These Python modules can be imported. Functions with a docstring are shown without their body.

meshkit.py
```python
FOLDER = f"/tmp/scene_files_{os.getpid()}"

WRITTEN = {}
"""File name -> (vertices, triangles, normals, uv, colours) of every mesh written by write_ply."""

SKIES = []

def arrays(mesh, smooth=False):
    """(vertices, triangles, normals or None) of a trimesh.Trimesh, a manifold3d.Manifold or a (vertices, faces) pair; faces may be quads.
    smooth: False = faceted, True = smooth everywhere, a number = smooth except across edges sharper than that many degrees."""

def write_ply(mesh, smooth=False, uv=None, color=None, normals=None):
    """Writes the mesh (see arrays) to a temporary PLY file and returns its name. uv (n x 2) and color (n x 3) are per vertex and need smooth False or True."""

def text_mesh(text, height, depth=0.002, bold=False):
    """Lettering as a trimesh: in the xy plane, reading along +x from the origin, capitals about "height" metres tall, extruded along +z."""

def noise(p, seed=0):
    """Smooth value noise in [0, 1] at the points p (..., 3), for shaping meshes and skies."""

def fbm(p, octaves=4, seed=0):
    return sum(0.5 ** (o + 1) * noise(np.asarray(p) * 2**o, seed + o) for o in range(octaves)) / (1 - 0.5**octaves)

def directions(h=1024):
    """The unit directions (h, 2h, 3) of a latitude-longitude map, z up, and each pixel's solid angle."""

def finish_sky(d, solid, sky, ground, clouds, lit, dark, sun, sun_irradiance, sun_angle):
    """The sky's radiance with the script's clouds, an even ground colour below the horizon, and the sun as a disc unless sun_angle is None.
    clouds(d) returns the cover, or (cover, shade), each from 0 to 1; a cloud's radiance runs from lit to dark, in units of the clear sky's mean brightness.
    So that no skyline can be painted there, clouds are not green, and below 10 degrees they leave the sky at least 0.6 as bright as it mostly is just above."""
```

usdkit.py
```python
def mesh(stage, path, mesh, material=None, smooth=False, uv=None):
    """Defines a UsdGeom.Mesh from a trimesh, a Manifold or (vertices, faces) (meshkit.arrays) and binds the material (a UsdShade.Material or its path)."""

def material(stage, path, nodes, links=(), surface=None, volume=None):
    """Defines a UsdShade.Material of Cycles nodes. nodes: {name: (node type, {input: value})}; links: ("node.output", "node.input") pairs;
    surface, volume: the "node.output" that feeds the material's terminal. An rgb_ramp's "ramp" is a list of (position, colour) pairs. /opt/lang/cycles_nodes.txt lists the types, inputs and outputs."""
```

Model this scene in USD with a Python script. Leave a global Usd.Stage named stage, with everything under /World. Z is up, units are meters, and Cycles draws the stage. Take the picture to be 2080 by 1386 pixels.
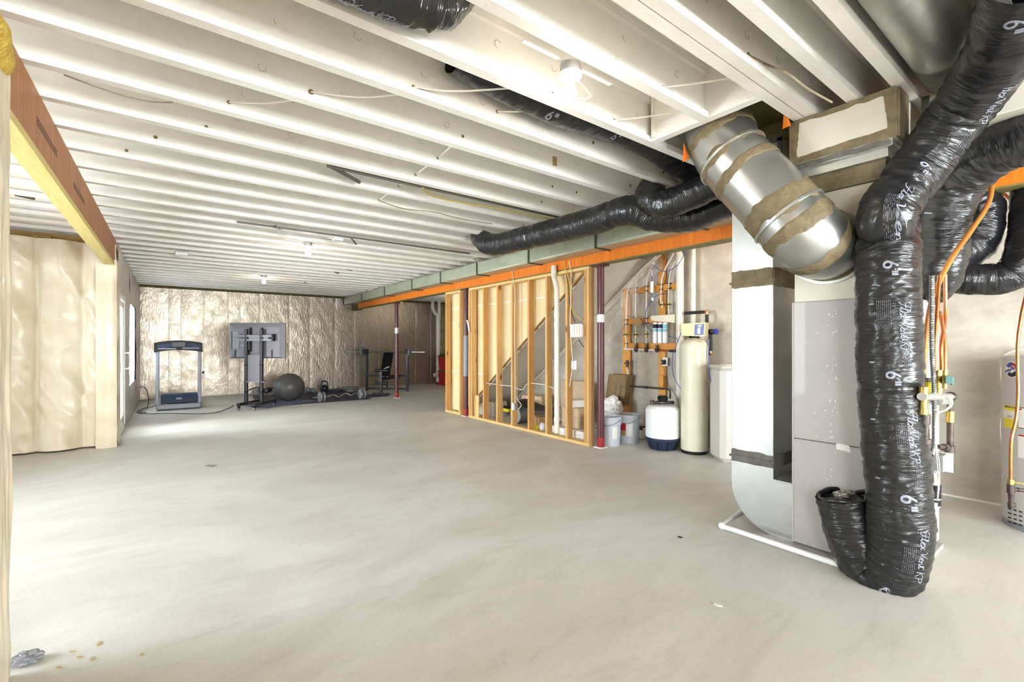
import math, random, zlib
import numpy as np, trimesh, usdkit, meshkit
import manifold3d as m3
from shapely.geometry import Polygon, LineString
from shapely.ops import unary_union
from pxr import Usd, UsdGeom, UsdLux, UsdShade, Gf, Sdf

stage = Usd.Stage.CreateInMemory()
UsdGeom.SetStageUpAxis(stage, UsdGeom.Tokens.z)
UsdGeom.SetStageMetersPerUnit(stage, 1.0)
UsdGeom.Xform.Define(stage, '/World')
UsdGeom.Scope.Define(stage, '/World/Looks')

# ---------------------------------------------------------------- camera, daylight, exposure
FPX, HZ, CX, EYE = 932.0, 699.0, 1040.0, 1.3      # focal length and horizon in pixels of the 2080 x 1386 frame
TH = math.atan(695 / FPX)                          # heading left of the joists' direction
cam = UsdGeom.Camera.Define(stage, '/World/camera')
cam.CreateHorizontalApertureAttr(36.0)
cam.CreateVerticalApertureAttr(36.0 * 1386 / 2080)
cam.CreateFocalLengthAttr(FPX / 2080 * 36)
cam.CreateVerticalApertureOffsetAttr(6 / 2080 * 36)
cam.CreateClippingRangeAttr(Gf.Vec2f(0.05, 200))
cam.CreateExposureAttr(0.66)
cam.AddTranslateOp().Set(Gf.Vec3d(0, 0, EYE))
cam.AddRotateXYZOp().Set(Gf.Vec3f(90, 0, -math.degrees(TH)))

def mat(name, nodes, links, surface):
    return usdkit.material(stage, '/World/Looks/' + name, nodes, links, surface=surface)

dome = UsdLux.DomeLight.Define(stage, '/World/sky')
dome.CreateIntensityAttr(2.2)
dome.CreateColorAttr(Gf.Vec3f(0.86, 0.93, 1.0))

def area(name, loc, rot, w, h, power, col):
    l = UsdLux.RectLight.Define(stage, '/World/' + name)
    l.CreateWidthAttr(w); l.CreateHeightAttr(h); l.CreateIntensityAttr(power); l.CreateColorAttr(Gf.Vec3f(*col))
    l.AddTranslateOp().Set(Gf.Vec3d(*loc)); l.AddRotateXYZOp().Set(Gf.Vec3f(*rot))
# daylight through the walk-out windows (alcove window, glass door, window beyond it, windows behind the camera)
area('daylight_alcove', (-3.95, 4.2, 1.35), (0, -90, 0), 2.1, 2.6, 14, (0.90, 0.95, 1.0))
area('daylight_door', (-1.0, 8.75, 1.1), (0, -90, 0), 2.0, 1.3, 14, (0.92, 0.96, 1.0))
area('daylight_window', (-1.0, 11.4, 1.3), (0, -90, 0), 1.4, 1.6, 6, (0.95, 0.97, 1.0))
area('daylight_rear', (2.1, -6.5, 1.4), (90, 0, 0), 5.2, 2.1, 18, (0.98, 0.985, 0.985))
area('daylight_near_left', (-1.3, -3.0, 1.4), (0, -90, 0), 2.0, 3.6, 11, (0.97, 0.98, 1.0))

# ---------------------------------------------------------------- pixel -> point at a known plane
Fv = np.array([math.sin(TH), math.cos(TH), 0]); Rv = np.array([math.cos(TH), -math.sin(TH), 0]); EYEP = np.array([0, 0, EYE])
def ray(px, py): return Fv + (px - CX) / FPX * Rv + np.array([0, 0, (HZ - py) / FPX])
def az(px, py, z=0.0): k = ray(px, py); return EYEP + k * (z - EYE) / k[2]
def ax(px, py, x): k = ray(px, py); return EYEP + k * x / k[0]
def ay(px, py, y): k = ray(px, py); return EYEP + k * y / k[1]
def ad(px, py, t): return EYEP + ray(px, py) * t
def depth(p): return float((np.asarray(p, float) - EYEP) @ Fv)
def foot(px, py, r):
    'centre of a round thing of radius r whose front touches the floor at this pixel'
    p = az(px, py); q = p[:2] / np.linalg.norm(p[:2]); return np.array([p[0] + q[0] * r, p[1] + q[1] * r, 0])

# ---------------------------------------------------------------- prims
USED = {}
def path_for(parent, name):
    n = USED.get((parent, name), 0); USED[(parent, name)] = n + 1
    return f'{parent}/{name}' if n == 0 else f'{parent}/{name}_{n:03d}'
def say(prim, **kw):
    for k, v in kw.items():
        if v: prim.SetCustomDataByKey(k, v)
def cat_(meshes): return trimesh.util.concatenate([m for m in meshes if m is not None])
class Part:
    def __init__(s, name, mesh, mt, smooth, kind, label, uv): s.name, s.mesh, s.mt, s.smooth, s.kind, s.label, s.uv, s.kids = name, mesh, mt, smooth, kind, label, uv, []
    def add(s, name, mesh, mt, smooth=30, kind=None, label=None, uv=None):
        p = Part(name, cat_(mesh) if isinstance(mesh, list) else mesh, mt, smooth, kind, label, uv); s.kids.append(p); return p
class Thing(Part):
    def __init__(s, name, label=None, category=None, group=None, kind=None):
        s.name, s.label, s.category, s.group, s.kind, s.kids, s.path = name, label, category, group, kind, [], None
    def _bounds(s):
        b = []
        def go(p):
            for k in p.kids:
                if k.mesh is not None: b.append(k.mesh.bounds)
                go(k)
        go(s); b = np.array(b); return b[:, 0].min(0), b[:, 1].max(0)
    def done(s, local=False, loc=None, rotz=0.0):
        lo, hi = s._bounds()
        base = np.zeros(3) if local else np.array([(lo[0] + hi[0]) / 2, (lo[1] + hi[1]) / 2, lo[2]])
        s.path = path_for('/World', s.name)
        x = UsdGeom.Xform.Define(stage, s.path)
        x.AddTranslateOp().Set(Gf.Vec3d(*map(float, base if loc is None else loc)))
        if rotz: x.AddRotateZOp().Set(float(rotz))
        say(x.GetPrim(), label=s.label, category=s.category, group=s.group, kind=s.kind)
        def put(p, parent):
            for k in p.kids:
                q = path_for(parent, k.name)
                m = k.mesh.copy(); m.apply_translation(-base)
                pr = usdkit.mesh(stage, q, m, k.mt, smooth=k.smooth, uv=k.uv).GetPrim()
                say(pr, kind=k.kind, label=k.label)
                put(k, q)
        put(s, s.path)
        return s
    def copy(s, loc, rotz=0.0, label=None):
        q = path_for('/World', s.name)
        x = UsdGeom.Xform.Define(stage, q); pr = x.GetPrim()
        pr.GetReferences().AddInternalReference(s.path)
        x.ClearXformOpOrder()
        a = x.AddTranslateOp(UsdGeom.XformOp.PrecisionDouble); a.Set(Gf.Vec3d(*map(float, loc)))
        if pr.GetAttribute('xformOp:rotateZ').IsValid(): x.SetXformOpOrder([a, UsdGeom.XformOp(pr.GetAttribute('xformOp:rotateZ'))]); pr.GetAttribute('xformOp:rotateZ').Set(float(rotz))
        else: x.AddRotateZOp().Set(float(rotz))
        say(pr, label=label or s.label, category=s.category, group=s.group)
        pr.SetInstanceable(True)
        return q
def single(name, mesh, mt, label, category, group=None, smooth=30, kind=None, uv=None):
    mesh = cat_(mesh) if isinstance(mesh, list) else mesh
    q = path_for('/World', name)
    pr = usdkit.mesh(stage, q, mesh, mt, smooth=smooth, uv=uv).GetPrim()
    say(pr, label=label, category=category, group=group, kind=kind); return q

# ---------------------------------------------------------------- shapes
def box(x0, x1, y0, y1, z0, z1, bev=0.0):
    x0, x1 = sorted((x0, x1)); y0, y1 = sorted((y0, y1)); z0, z1 = sorted((z0, z1))
    if bev <= 0:
        m = trimesh.creation.box([x1 - x0, y1 - y0, z1 - z0])
    else:
        h = np.array([x1 - x0, y1 - y0, z1 - z0]) / 2; b = min(bev, h.min() * .9); P = []
        for sx in (-1, 1):
            for sy in (-1, 1):
                for sz in (-1, 1):
                    s = np.array([sx, sy, sz])
                    for k in range(3):
                        q = h - b; q[k] = h[k]; P.append(s * q)
        m = hull(P)
    m.apply_translation([(x0 + x1) / 2, (y0 + y1) / 2, (z0 + z1) / 2]); return m
def hull(P):
    h = m3.Manifold.hull_points(np.asarray(P, float)).to_mesh()
    return trimesh.Trimesh(h.vert_properties[:, :3], h.tri_verts, process=False)
def cbox(c, sx, sy, sz, bev=0.0, rz=0.0):
    m = box(-sx / 2, sx / 2, -sy / 2, sy / 2, -sz / 2, sz / 2, bev)
    if rz: m.apply_transform(trimesh.transformations.rotation_matrix(math.radians(rz), [0, 0, 1]))
    m.apply_translation(c); return m
def frames(P):
    P = np.asarray(P, float); T = np.gradient(P, axis=0); T /= np.linalg.norm(T, axis=1, keepdims=True) + 1e-12
    a = np.array([0, 0, 1.0]) if abs(T[0, 2]) < .9 else np.array([1.0, 0, 0])
    N = np.zeros_like(P); n = a - T[0] * (a @ T[0]); n /= np.linalg.norm(n); N[0] = n
    for i in range(1, len(P)):
        n = n - T[i] * (n @ T[i]); n /= np.linalg.norm(n); N[i] = n
    return T, N, np.cross(T, N)
def sweep(P, r, n=10, caps=True):
    'tube of radius r (a number, one per point, or len(P) x n) along the points P'
    P = np.asarray(P, float); T, N, B = frames(P); th = np.arange(n) / n * 2 * np.pi
    r = np.broadcast_to(np.asarray(r, float).reshape(-1, 1) if np.ndim(r) == 1 else r, (len(P), n))
    V = P[:, None] + r[..., None] * (np.cos(th)[None, :, None] * N[:, None] + np.sin(th)[None, :, None] * B[:, None])
    V = V.reshape(-1, 3); i = np.arange(len(P) - 1)[:, None] * n; j = np.arange(n)[None]; k = (j + 1) % n
    a, b, c, d = i + j, i + k, i + n + k, i + n + j
    F = np.concatenate([np.stack([a, b, c], -1).reshape(-1, 3), np.stack([a, c, d], -1).reshape(-1, 3)])
    if caps:
        e = len(V); V = np.vstack([V, P[0], P[-1]]); jj = np.arange(n); kk = (jj + 1) % n; L = (len(P) - 1) * n
        F = np.vstack([F, np.stack([kk, jj, np.full(n, e)], 1), np.stack([L + jj, L + kk, np.full(n, e + 1)], 1)])
    return trimesh.Trimesh(V, F, process=False)
def spline(P, ds=0.03):
    'smooth curve through the points, evenly stepped'
    P = np.asarray(P, float)
    if len(P) == 2: return P[0] + np.linspace(0, 1, 2)[:, None] * (P[1] - P[0])
    Q = np.vstack([2 * P[0] - P[1], P, 2 * P[-1] - P[-2]]); out = []
    for i in range(1, len(Q) - 2):
        t = np.linspace(0, 1, 24, endpoint=False)[:, None]; a, b, c, d = Q[i - 1:i + 3]
        out.append(.5 * (2 * b + (c - a) * t + (2 * a - 5 * b + 4 * c - d) * t ** 2 + (3 * b - a - 3 * c + d) * t ** 3))
    C = np.vstack(out + [P[-1:]]); s = np.r_[0, np.cumsum(np.linalg.norm(np.diff(C, axis=0), axis=1))]
    u = np.linspace(0, s[-1], max(3, int(s[-1] / ds) + 1)); return np.stack([np.interp(u, s, C[:, k]) for k in range(3)], 1)
def wire(P, r=0.004, n=6, ds=0.03): return sweep(spline(P, ds), r, n)
def rod(a, b, r, n=12, r2=None): return sweep(np.array([a, b], float), np.array([r, r if r2 is None else r2]), n)
def lathe(prof, c=(0, 0, 0), n=32):
    'profile of (radius, height) turned about z'
    prof = np.asarray(prof, float); th = np.arange(n) / n * 2 * np.pi
    V = np.stack([prof[:, None, 0] * np.cos(th), prof[:, None, 0] * np.sin(th), np.broadcast_to(prof[:, None, 1], (len(prof), n))], -1).reshape(-1, 3)
    i = np.arange(len(prof) - 1)[:, None] * n; j = np.arange(n)[None]; k = (j + 1) % n
    a, b, cc, d = i + j, i + k, i + n + k, i + n + j
    F = np.concatenate([np.stack([a, b, cc], -1).reshape(-1, 3), np.stack([a, cc, d], -1).reshape(-1, 3)])
    m = trimesh.Trimesh(V, F, process=False); m.apply_translation(c); return m
def prism(poly, axis, a, b):
    'polygon of 2-D points extruded along an axis: x -> (y,z), y -> (x,z), z -> (x,y)'
    g = Polygon(poly) if not isinstance(poly, Polygon) else poly
    m = trimesh.creation.extrude_polygon(g, abs(b - a), engine='earcut'); v = m.vertices.copy(); lo = min(a, b)
    if axis == 'z': m.vertices = np.c_[v[:, 0], v[:, 1], v[:, 2] + lo]
    elif axis == 'x': m.vertices = np.c_[v[:, 2] + lo, v[:, 0], v[:, 1]]
    else: m.vertices = np.c_[v[:, 0], v[:, 2] + lo, v[:, 1]]; m.faces = m.faces[:, ::-1]
    return m
def grid(o, u, v, nu, nv, disp=None):
    'sheet from corner o along vectors u and v, moved along its normal by disp(U, V) (metres along the edges)'
    o, u, v = map(lambda q: np.asarray(q, float), (o, u, v)); s, t = np.meshgrid(np.linspace(0, 1, nu), np.linspace(0, 1, nv), indexing='ij')
    n = np.cross(u, v); n /= np.linalg.norm(n); P = o + s[..., None] * u + t[..., None] * v
    if disp is not None: P = P + disp(s * np.linalg.norm(u), t * np.linalg.norm(v))[..., None] * n
    i = np.arange(nu - 1)[:, None] * nv; j = np.arange(nv - 1)[None]; a, b, c, d = i + j, i + nv + j, i + nv + j + 1, i + j + 1
    return trimesh.Trimesh(P.reshape(-1, 3), np.concatenate([np.stack([a, b, c], -1).reshape(-1, 3), np.stack([a, c, d], -1).reshape(-1, 3)]), process=False)
def noise2(U, V, su, sv, seed=0, octv=3): return meshkit.fbm(np.stack([U * su, V * sv, np.full_like(U, seed * 7.3)], -1), octv, seed) - .5
def ridge(U, V, su, sv, seed=0, octv=2): return 1 - np.abs(2 * meshkit.fbm(np.stack([U * su, V * sv, np.full_like(U, seed * 3.1)], -1), octv, seed) - 1)
def move(m, loc=(0, 0, 0), rz=0.0, rx=0.0, ry=0.0):
    m = m.copy()
    for a, k in ((rx, [1, 0, 0]), (ry, [0, 1, 0]), (rz, [0, 0, 1])):
        if a: m.apply_transform(trimesh.transformations.rotation_matrix(math.radians(a), k))
    m.apply_translation(loc); return m
def face_text(s, h, o, right, up, bold=False, depth_=0.001, center=False):
    'lettering standing on a flat face: origin o, reading along right'
    m = meshkit.text_mesh(s, h, depth_, bold); right, up = np.asarray(right, float), np.asarray(up, float)
    right = right / np.linalg.norm(right); up = up / np.linalg.norm(up); n = np.cross(right, up); v = m.vertices.copy()
    if center: v[:, 0] -= v[:, 0].max() / 2
    m.vertices = np.asarray(o) + v[:, :1] * right + v[:, 1:2] * up + v[:, 2:] * n; return m
def quad(o, right, up, w, h, t=0.001):
    right, up = np.asarray(right, float), np.asarray(up, float); right = right / np.linalg.norm(right); up = up / np.linalg.norm(up); n = np.cross(right, up)
    m = trimesh.creation.box([w, h, t]); v = m.vertices.copy() + [w / 2, h / 2, t / 2]
    m.vertices = np.asarray(o) + v[:, :1] * right + v[:, 1:2] * up + v[:, 2:] * n; return m

# ---------------------------------------------------------------- materials
def lin(c):
    c = np.asarray(c, float) / 255; return tuple(np.where(c <= .04045, c / 12.92, ((c + .055) / 1.055) ** 2.4))
def pm(name, c1, c2=None, scale=6.0, rough=.5, metal=0.0, bump=0.0, bscale=40.0, stretch=(1, 1, 1), bstretch=None, spec=.5, coat=0.0, r2=None, detail=4.0, dist=.4, trans=0.0, mid=(.35, .65), uv=False, sheen=0.0, alpha=None, emit=None):
    'painted, metal, wood or plastic surface: two sRGB tones mixed by noise, with fine relief'
    P = {'base_color': lin(c1), 'roughness': rough, 'metallic': metal, 'specular_ior_level': spec, 'coat_weight': coat}
    if trans: P['transmission_weight'] = trans
    if alpha is not None: P['alpha'] = alpha
    if emit: P['emission_color'] = lin(emit[0]); P['emission_strength'] = emit[1]
    N, L = {'p': ('principled_bsdf', P)}, []
    if c2 is not None or bump:
        N['t'] = ('texture_coordinate', {}); src = 't.UV' if uv else 't.object'
    if c2 is not None:
        N['m'] = ('mapping', {'scale': stretch}); N['n'] = ('noise_texture', {'scale': scale, 'detail': detail, 'roughness': .6, 'distortion': dist})
        N['r'] = ('rgb_ramp', {'ramp': [(mid[0], lin(c1)), (mid[1], lin(c2))]})
        L += [(src, 'm.vector'), ('m.vector', 'n.vector'), ('n.fac', 'r.fac'), ('r.color', 'p.base_color')]
        if r2 is not None:
            N['q'] = ('map_range', {'from_min': .3, 'from_max': .7, 'to_min': rough, 'to_max': r2, 'clamp': True}); L += [('n.fac', 'q.value'), ('q.result', 'p.roughness')]
    if bump:
        N['bm'] = ('mapping', {'scale': bstretch or stretch}); N['bn'] = ('noise_texture', {'scale': bscale, 'detail': 3.0, 'roughness': .55})
        N['b'] = ('bump', {'strength': bump, 'distance': .01}); L += [(src, 'bm.vector'), ('bm.vector', 'bn.vector'), ('bn.fac', 'b.height'), ('b.normal', 'p.normal')]
    return mat(name, N, L, 'p.BSDF')
M = {}
M['paint'] = pm('white_joist_paint', (240, 236, 229), (233, 229, 221), 3.0, .6, bump=.25, bscale=60, spec=.3)
M['paint2'] = pm('white_joist_paint_worn', (238, 233, 225), (229, 224, 215), 4.0, .6, bump=.3, bscale=50, spec=.3)
M['deck'] = pm('painted_subfloor', (236, 232, 223), (225, 220, 210), 5.0, .7, bump=.4, bscale=70, spec=.2)
M['raw'] = pm('raw_olive_board', (126, 118, 66), (98, 92, 48), 6, .8, bump=.3)
M['osb'] = pm('oriented_strand_board', (190, 165, 95), (140, 115, 60), 30, .8, stretch=(1, 1, 3), bump=.3)
M['hole'] = pm('raw_hole_edge', (120, 100, 62), None, rough=.9)
M['mark'] = pm('knockout_scoring', (176, 169, 157), None, rough=.8)
M['dark'] = pm('dark_gap', (44, 42, 36), None, rough=.9)
def floor_mat():
    N = {'t': ('texture_coordinate', {}), 'm1': ('mapping', {'scale': (.45, .8, 1), 'rotation': (0, 0, .5)}), 'n1': ('noise_texture', {'scale': 1.1, 'detail': 6.0, 'roughness': .6, 'distortion': 1.6}),
         'r1': ('rgb_ramp', {'ramp': [(.3, lin((196, 192, 183))), (.5, lin((206, 203, 196))), (.68, lin((216, 214, 209)))]}),
         'm2': ('mapping', {'scale': (1.2, 4.5, 1), 'rotation': (0, 0, -.6)}), 'n2': ('noise_texture', {'scale': 1.6, 'detail': 7.0, 'roughness': .62, 'distortion': 1.1}),
         'r2': ('rgb_ramp', {'ramp': [(.34, (.86, .86, .85)), (.46, (.98, .98, .98)), (.6, (1, 1, 1))]}),
         'x': ('mix', {'mix_type': 'multiply', 'fac': .7}), 'n3': ('noise_texture', {'scale': 60, 'detail': 3.0}), 'r3': ('rgb_ramp', {'ramp': [(.3, (.9, .9, .9)), (.6, (1, 1, 1))]}), 'y': ('mix', {'mix_type': 'multiply', 'fac': .6}),
         'q': ('map_range', {'from_min': .3, 'from_max': .7, 'to_min': .38, 'to_max': .6}), 'b': ('bump', {'strength': .12, 'distance': .01}), 'p': ('principled_bsdf', {'specular_ior_level': .4})}
    L = [('t.object', 'm1.vector'), ('m1.vector', 'n1.vector'), ('n1.fac', 'r1.fac'), ('t.object', 'm2.vector'), ('m2.vector', 'n2.vector'), ('n2.fac', 'r2.fac'), ('r1.color', 'x.color1'), ('r2.color', 'x.color2'),
         ('t.object', 'n3.vector'), ('n3.fac', 'r3.fac'), ('x.color', 'y.color1'), ('r3.color', 'y.color2'), ('y.color', 'p.base_color'), ('n2.fac', 'q.value'), ('q.result', 'p.roughness'), ('n2.fac', 'b.height'), ('b.normal', 'p.normal')]
    return mat('concrete_floor', N, L, 'p.BSDF')
M['floor'] = floor_mat()
M['concrete'] = pm('cast_concrete_wall', (208, 201, 187), (170, 164, 151), 1.7, .85, bump=.35, bscale=22, detail=8, spec=.25, stretch=(1, 1, 1.5))
M['foil'] = pm('foil_faced_blanket', (186, 174, 158), (166, 154, 139), 5, .27, metal=.85, bump=.6, bscale=26, bstretch=(1, 1, .45), r2=.44)
M['foil2'] = pm('foil_faced_blanket_crinkled', (222, 212, 202), (198, 188, 176), 9, .42, metal=.2, bump=.9, bscale=16, bstretch=(1, 1, .5))
M['wrap'] = pm('plastic_over_fibreglass', (226, 214, 190), (210, 194, 164), 1.8, .36, bump=.8, bscale=6, bstretch=(1, 1, .6), coat=.12, spec=.4)
M['film'] = pm('clear_vapour_film', (240, 234, 224), None, rough=.5, alpha=.22, spec=.3)
M['film_white'] = mat('white_window_film', {'d': ('diffuse_bsdf', {'color': (.8, .8, .8)}), 't': ('translucent_bsdf', {'color': (.85, .87, .9)}), 'm': ('mix_closure', {'fac': .7})}, [('d.BSDF', 'm.closure1'), ('t.BSDF', 'm.closure2')], 'm.closure')
M['fibre'] = pm('yellow_fibreglass', (226, 196, 92), (198, 160, 60), 30, .95, bump=.8, bscale=60)
M['glass'] = mat('window_glass', {'t': ('transparent_bsdf', {'color': (.95, .97, .97)}), 'g': ('glossy_bsdf', {'color': (1, 1, 1), 'roughness': .02}), 'f': ('fresnel', {'IOR': 1.45}), 'm': ('mix_closure', {})}, [('f.fac', 'm.fac'), ('t.BSDF', 'm.closure1'), ('g.BSDF', 'm.closure2')], 'm.closure')
M['vinyl'] = pm('white_vinyl', (236, 236, 230), None, rough=.35)
M['pvc'] = pm('white_pvc_pipe', (232, 228, 216), (220, 215, 200), 4, .35)
M['white'] = pm('white_plastic', (235, 236, 238), None, rough=.35)
M['ivory'] = pm('ivory_plastic', (226, 220, 198), (218, 211, 188), 3, .4)
M['tan'] = pm('tan_plastic', (206, 190, 146), None, rough=.45)
M['black'] = pm('black_plastic', (22, 22, 26), None, rough=.5, spec=.3)
M['blackm'] = pm('black_powder_coat', (30, 31, 36), None, rough=.38, spec=.5)
M['vinylpad'] = pm('black_vinyl_pad', (20, 20, 23), None, rough=.35)
M['chrome'] = pm('bright_steel', (200, 198, 192), None, rough=.22, metal=1.0)
M['grey'] = pm('grey_cast_iron_enamel', (150, 152, 156), (130, 132, 138), 14, .5, metal=.3)
M['galv'] = pm('galvanised_sheet', (205, 207, 202), (184, 187, 182), 9, .3, metal=.86, r2=.42, bump=.06, bscale=3)
M['galv_bright'] = pm('bright_galvanised_sheet', (184, 184, 180), (166, 167, 164), 6, .3, metal=.88, r2=.34, bump=.05, bscale=3)
M['galv_green'] = pm('dull_galvanised_trunk', (186, 192, 172), (168, 175, 154), 5, .42, metal=.55, bump=.08, bscale=4)
M['cleat'] = pm('dark_duct_cleat', (92, 92, 76), (74, 74, 62), 20, .5, metal=.5)
M['mastic'] = pm('taupe_duct_mastic', (126, 112, 84), (104, 92, 68), 16, .6, bump=.7, bscale=45, stretch=(1, 1, 1), spec=.35)
M['mastic2'] = pm('grey_duct_mastic', (106, 102, 96), (84, 80, 76), 16, .55, bump=.6, bscale=45)
M['cabinet'] = pm('grey_furnace_enamel', (176, 170, 167), (168, 162, 160), 3, .42, coat=.15)
M['cabinet_edge'] = pm('furnace_enamel_edge', (176, 170, 166), None, rough=.4)
M['plenum'] = pm('pale_duct_board', (214, 208, 194), (204, 198, 182), 3, .5, metal=.15)
def flex_mat():
    N = {'t': ('texture_coordinate', {}), 'm': ('mapping', {'scale': (14, 1.5, 1), 'rotation': (0, 0, .12)}), 'n': ('noise_texture', {'scale': 3.2, 'detail': 3.0, 'roughness': .5, 'distortion': .9}),
         's': ('math', {'math_type': 'subtract', 'value2': .5}), 'ab': ('math', {'math_type': 'absolute'}), 'i': ('math', {'math_type': 'multiply_add', 'value2': -2.0, 'value3': 1.0}), 'pw': ('math', {'math_type': 'power', 'value2': 4.0}), 'm3': ('mapping', {'scale': (5, 3, 1)}), 'n3': ('noise_texture', {'scale': 1.6, 'detail': 2.0}), 'k': ('map_range', {'from_min': .42, 'from_max': .62, 'to_min': .12, 'to_max': 1.0, 'clamp': True}), 'pk': ('math', {'math_type': 'multiply'}),
         'm2': ('mapping', {'scale': (30, 6, 1), 'rotation': (0, 0, -.3)}), 'n2': ('noise_texture', {'scale': 2.6, 'detail': 2.0, 'roughness': .5, 'distortion': .8}), 'a': ('math', {'math_type': 'multiply_add', 'value2': .25}),
         'b': ('bump', {'strength': .42, 'distance': .011}), 'p': ('principled_bsdf', {'base_color': (.012, .012, .014), 'roughness': .27, 'specular_ior_level': .45, 'coat_weight': .25, 'coat_roughness': .16})}
    L = [('t.UV', 'm.vector'), ('m.vector', 'n.vector'), ('n.fac', 's.value1'), ('s.value', 'ab.value1'), ('ab.value', 'i.value1'), ('i.value', 'pw.value1'), ('t.UV', 'm2.vector'), ('m2.vector', 'n2.vector'), ('n2.fac', 'a.value1'), ('t.UV', 'm3.vector'), ('m3.vector', 'n3.vector'), ('n3.fac', 'k.value'), ('pw.value', 'pk.value1'), ('k.result', 'pk.value2'), ('pk.value', 'a.value3'), ('a.value', 'b.height'), ('b.normal', 'p.normal'), ('b.normal', 'p.coat_normal')]
    return mat('black_duct_sleeve', N, L, 'p.BSDF')
M['flex'] = flex_mat()
M['print'] = pm('white_duct_print', (138, 140, 154), None, rough=.5)
M['fineprint'] = pm('grey_fine_print', (92, 93, 100), None, rough=.5)
M['copper'] = pm('bright_copper', (214, 142, 92), (190, 116, 70), 12, .28, metal=.92)
M['copper_coat'] = pm('orange_coated_copper', (206, 130, 58), (188, 112, 46), 8, .42, metal=.25)
M['brass'] = pm('brass', (190, 166, 98), (160, 136, 76), 30, .35, metal=.85)
M['iron'] = pm('black_iron_pipe', (92, 80, 76), (64, 56, 54), 25, .45, metal=.6)
M['conduit'] = pm('flexible_steel_conduit', (168, 168, 166), None, rough=.35, metal=.8)
M['zinc'] = pm('zinc_box', (176, 176, 176), None, rough=.4, metal=.6)
M['insul'] = pm('black_pipe_insulation', (42, 40, 40), None, rough=.7)
M['teal'] = pm('teal_valve', (28, 98, 92), None, rough=.4)
M['blue'] = pm('blue_plastic', (46, 62, 150), None, rough=.4)
M['bluetube'] = pm('blue_tubing', (70, 88, 168), None, rough=.35)
M['navy'] = pm('navy_band', (34, 42, 86), None, rough=.5)
M['lightblue'] = pm('light_blue_band', (140, 196, 214), None, rough=.5)
M['lcd'] = pm('green_lcd', (146, 190, 72), None, rough=.3)
M['yellow'] = pm('yellow_label', (232, 214, 40), None, rough=.5)
M['yellowcable'] = pm('yellow_cable', (214, 186, 60), None, rough=.5)
M['red'] = pm('red_plastic', (176, 22, 34), None, rough=.4)
M['reddull'] = pm('red_primer', (170, 34, 40), (140, 26, 34), 40, .5, bump=.4, bscale=80)
M['green'] = pm('green_lid', (70, 92, 34), None, rough=.5)
M['paper'] = pm('white_paper', (232, 230, 226), None, rough=.7)
M['ink'] = pm('dark_ink', (34, 34, 40), None, rough=.7)
M['card'] = pm('brown_cardboard', (176, 146, 102), (164, 134, 92), 6, .8)
M['carddark'] = pm('dark_cardboard', (140, 118, 84), (126, 104, 72), 6, .8)
M['cardpale'] = pm('pale_cardboard', (206, 182, 152), (196, 170, 140), 6, .8)
M['post'] = pm('maroon_steel_post', (96, 44, 44), (82, 38, 40), 12, .38, spec=.5, coat=.2)
M['drywall'] = pm('grey_drywall', (206, 198, 186), (198, 190, 178), 2, .85)
M['drywallback'] = pm('yellow_drywall_back', (236, 218, 174), (230, 208, 160), 2, .85)
M['glue'] = pm('white_adhesive', (240, 232, 214), None, rough=.6)
M['cable'] = pm('white_cable', (226, 220, 206), None, rough=.5)
M['cablegrey'] = pm('grey_cable', (150, 140, 116), None, rough=.5)
M['cablebrown'] = pm('brown_cable', (140, 112, 70), None, rough=.5)
M['cableblack'] = pm('black_cable', (26, 26, 28), None, rough=.5)
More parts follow.
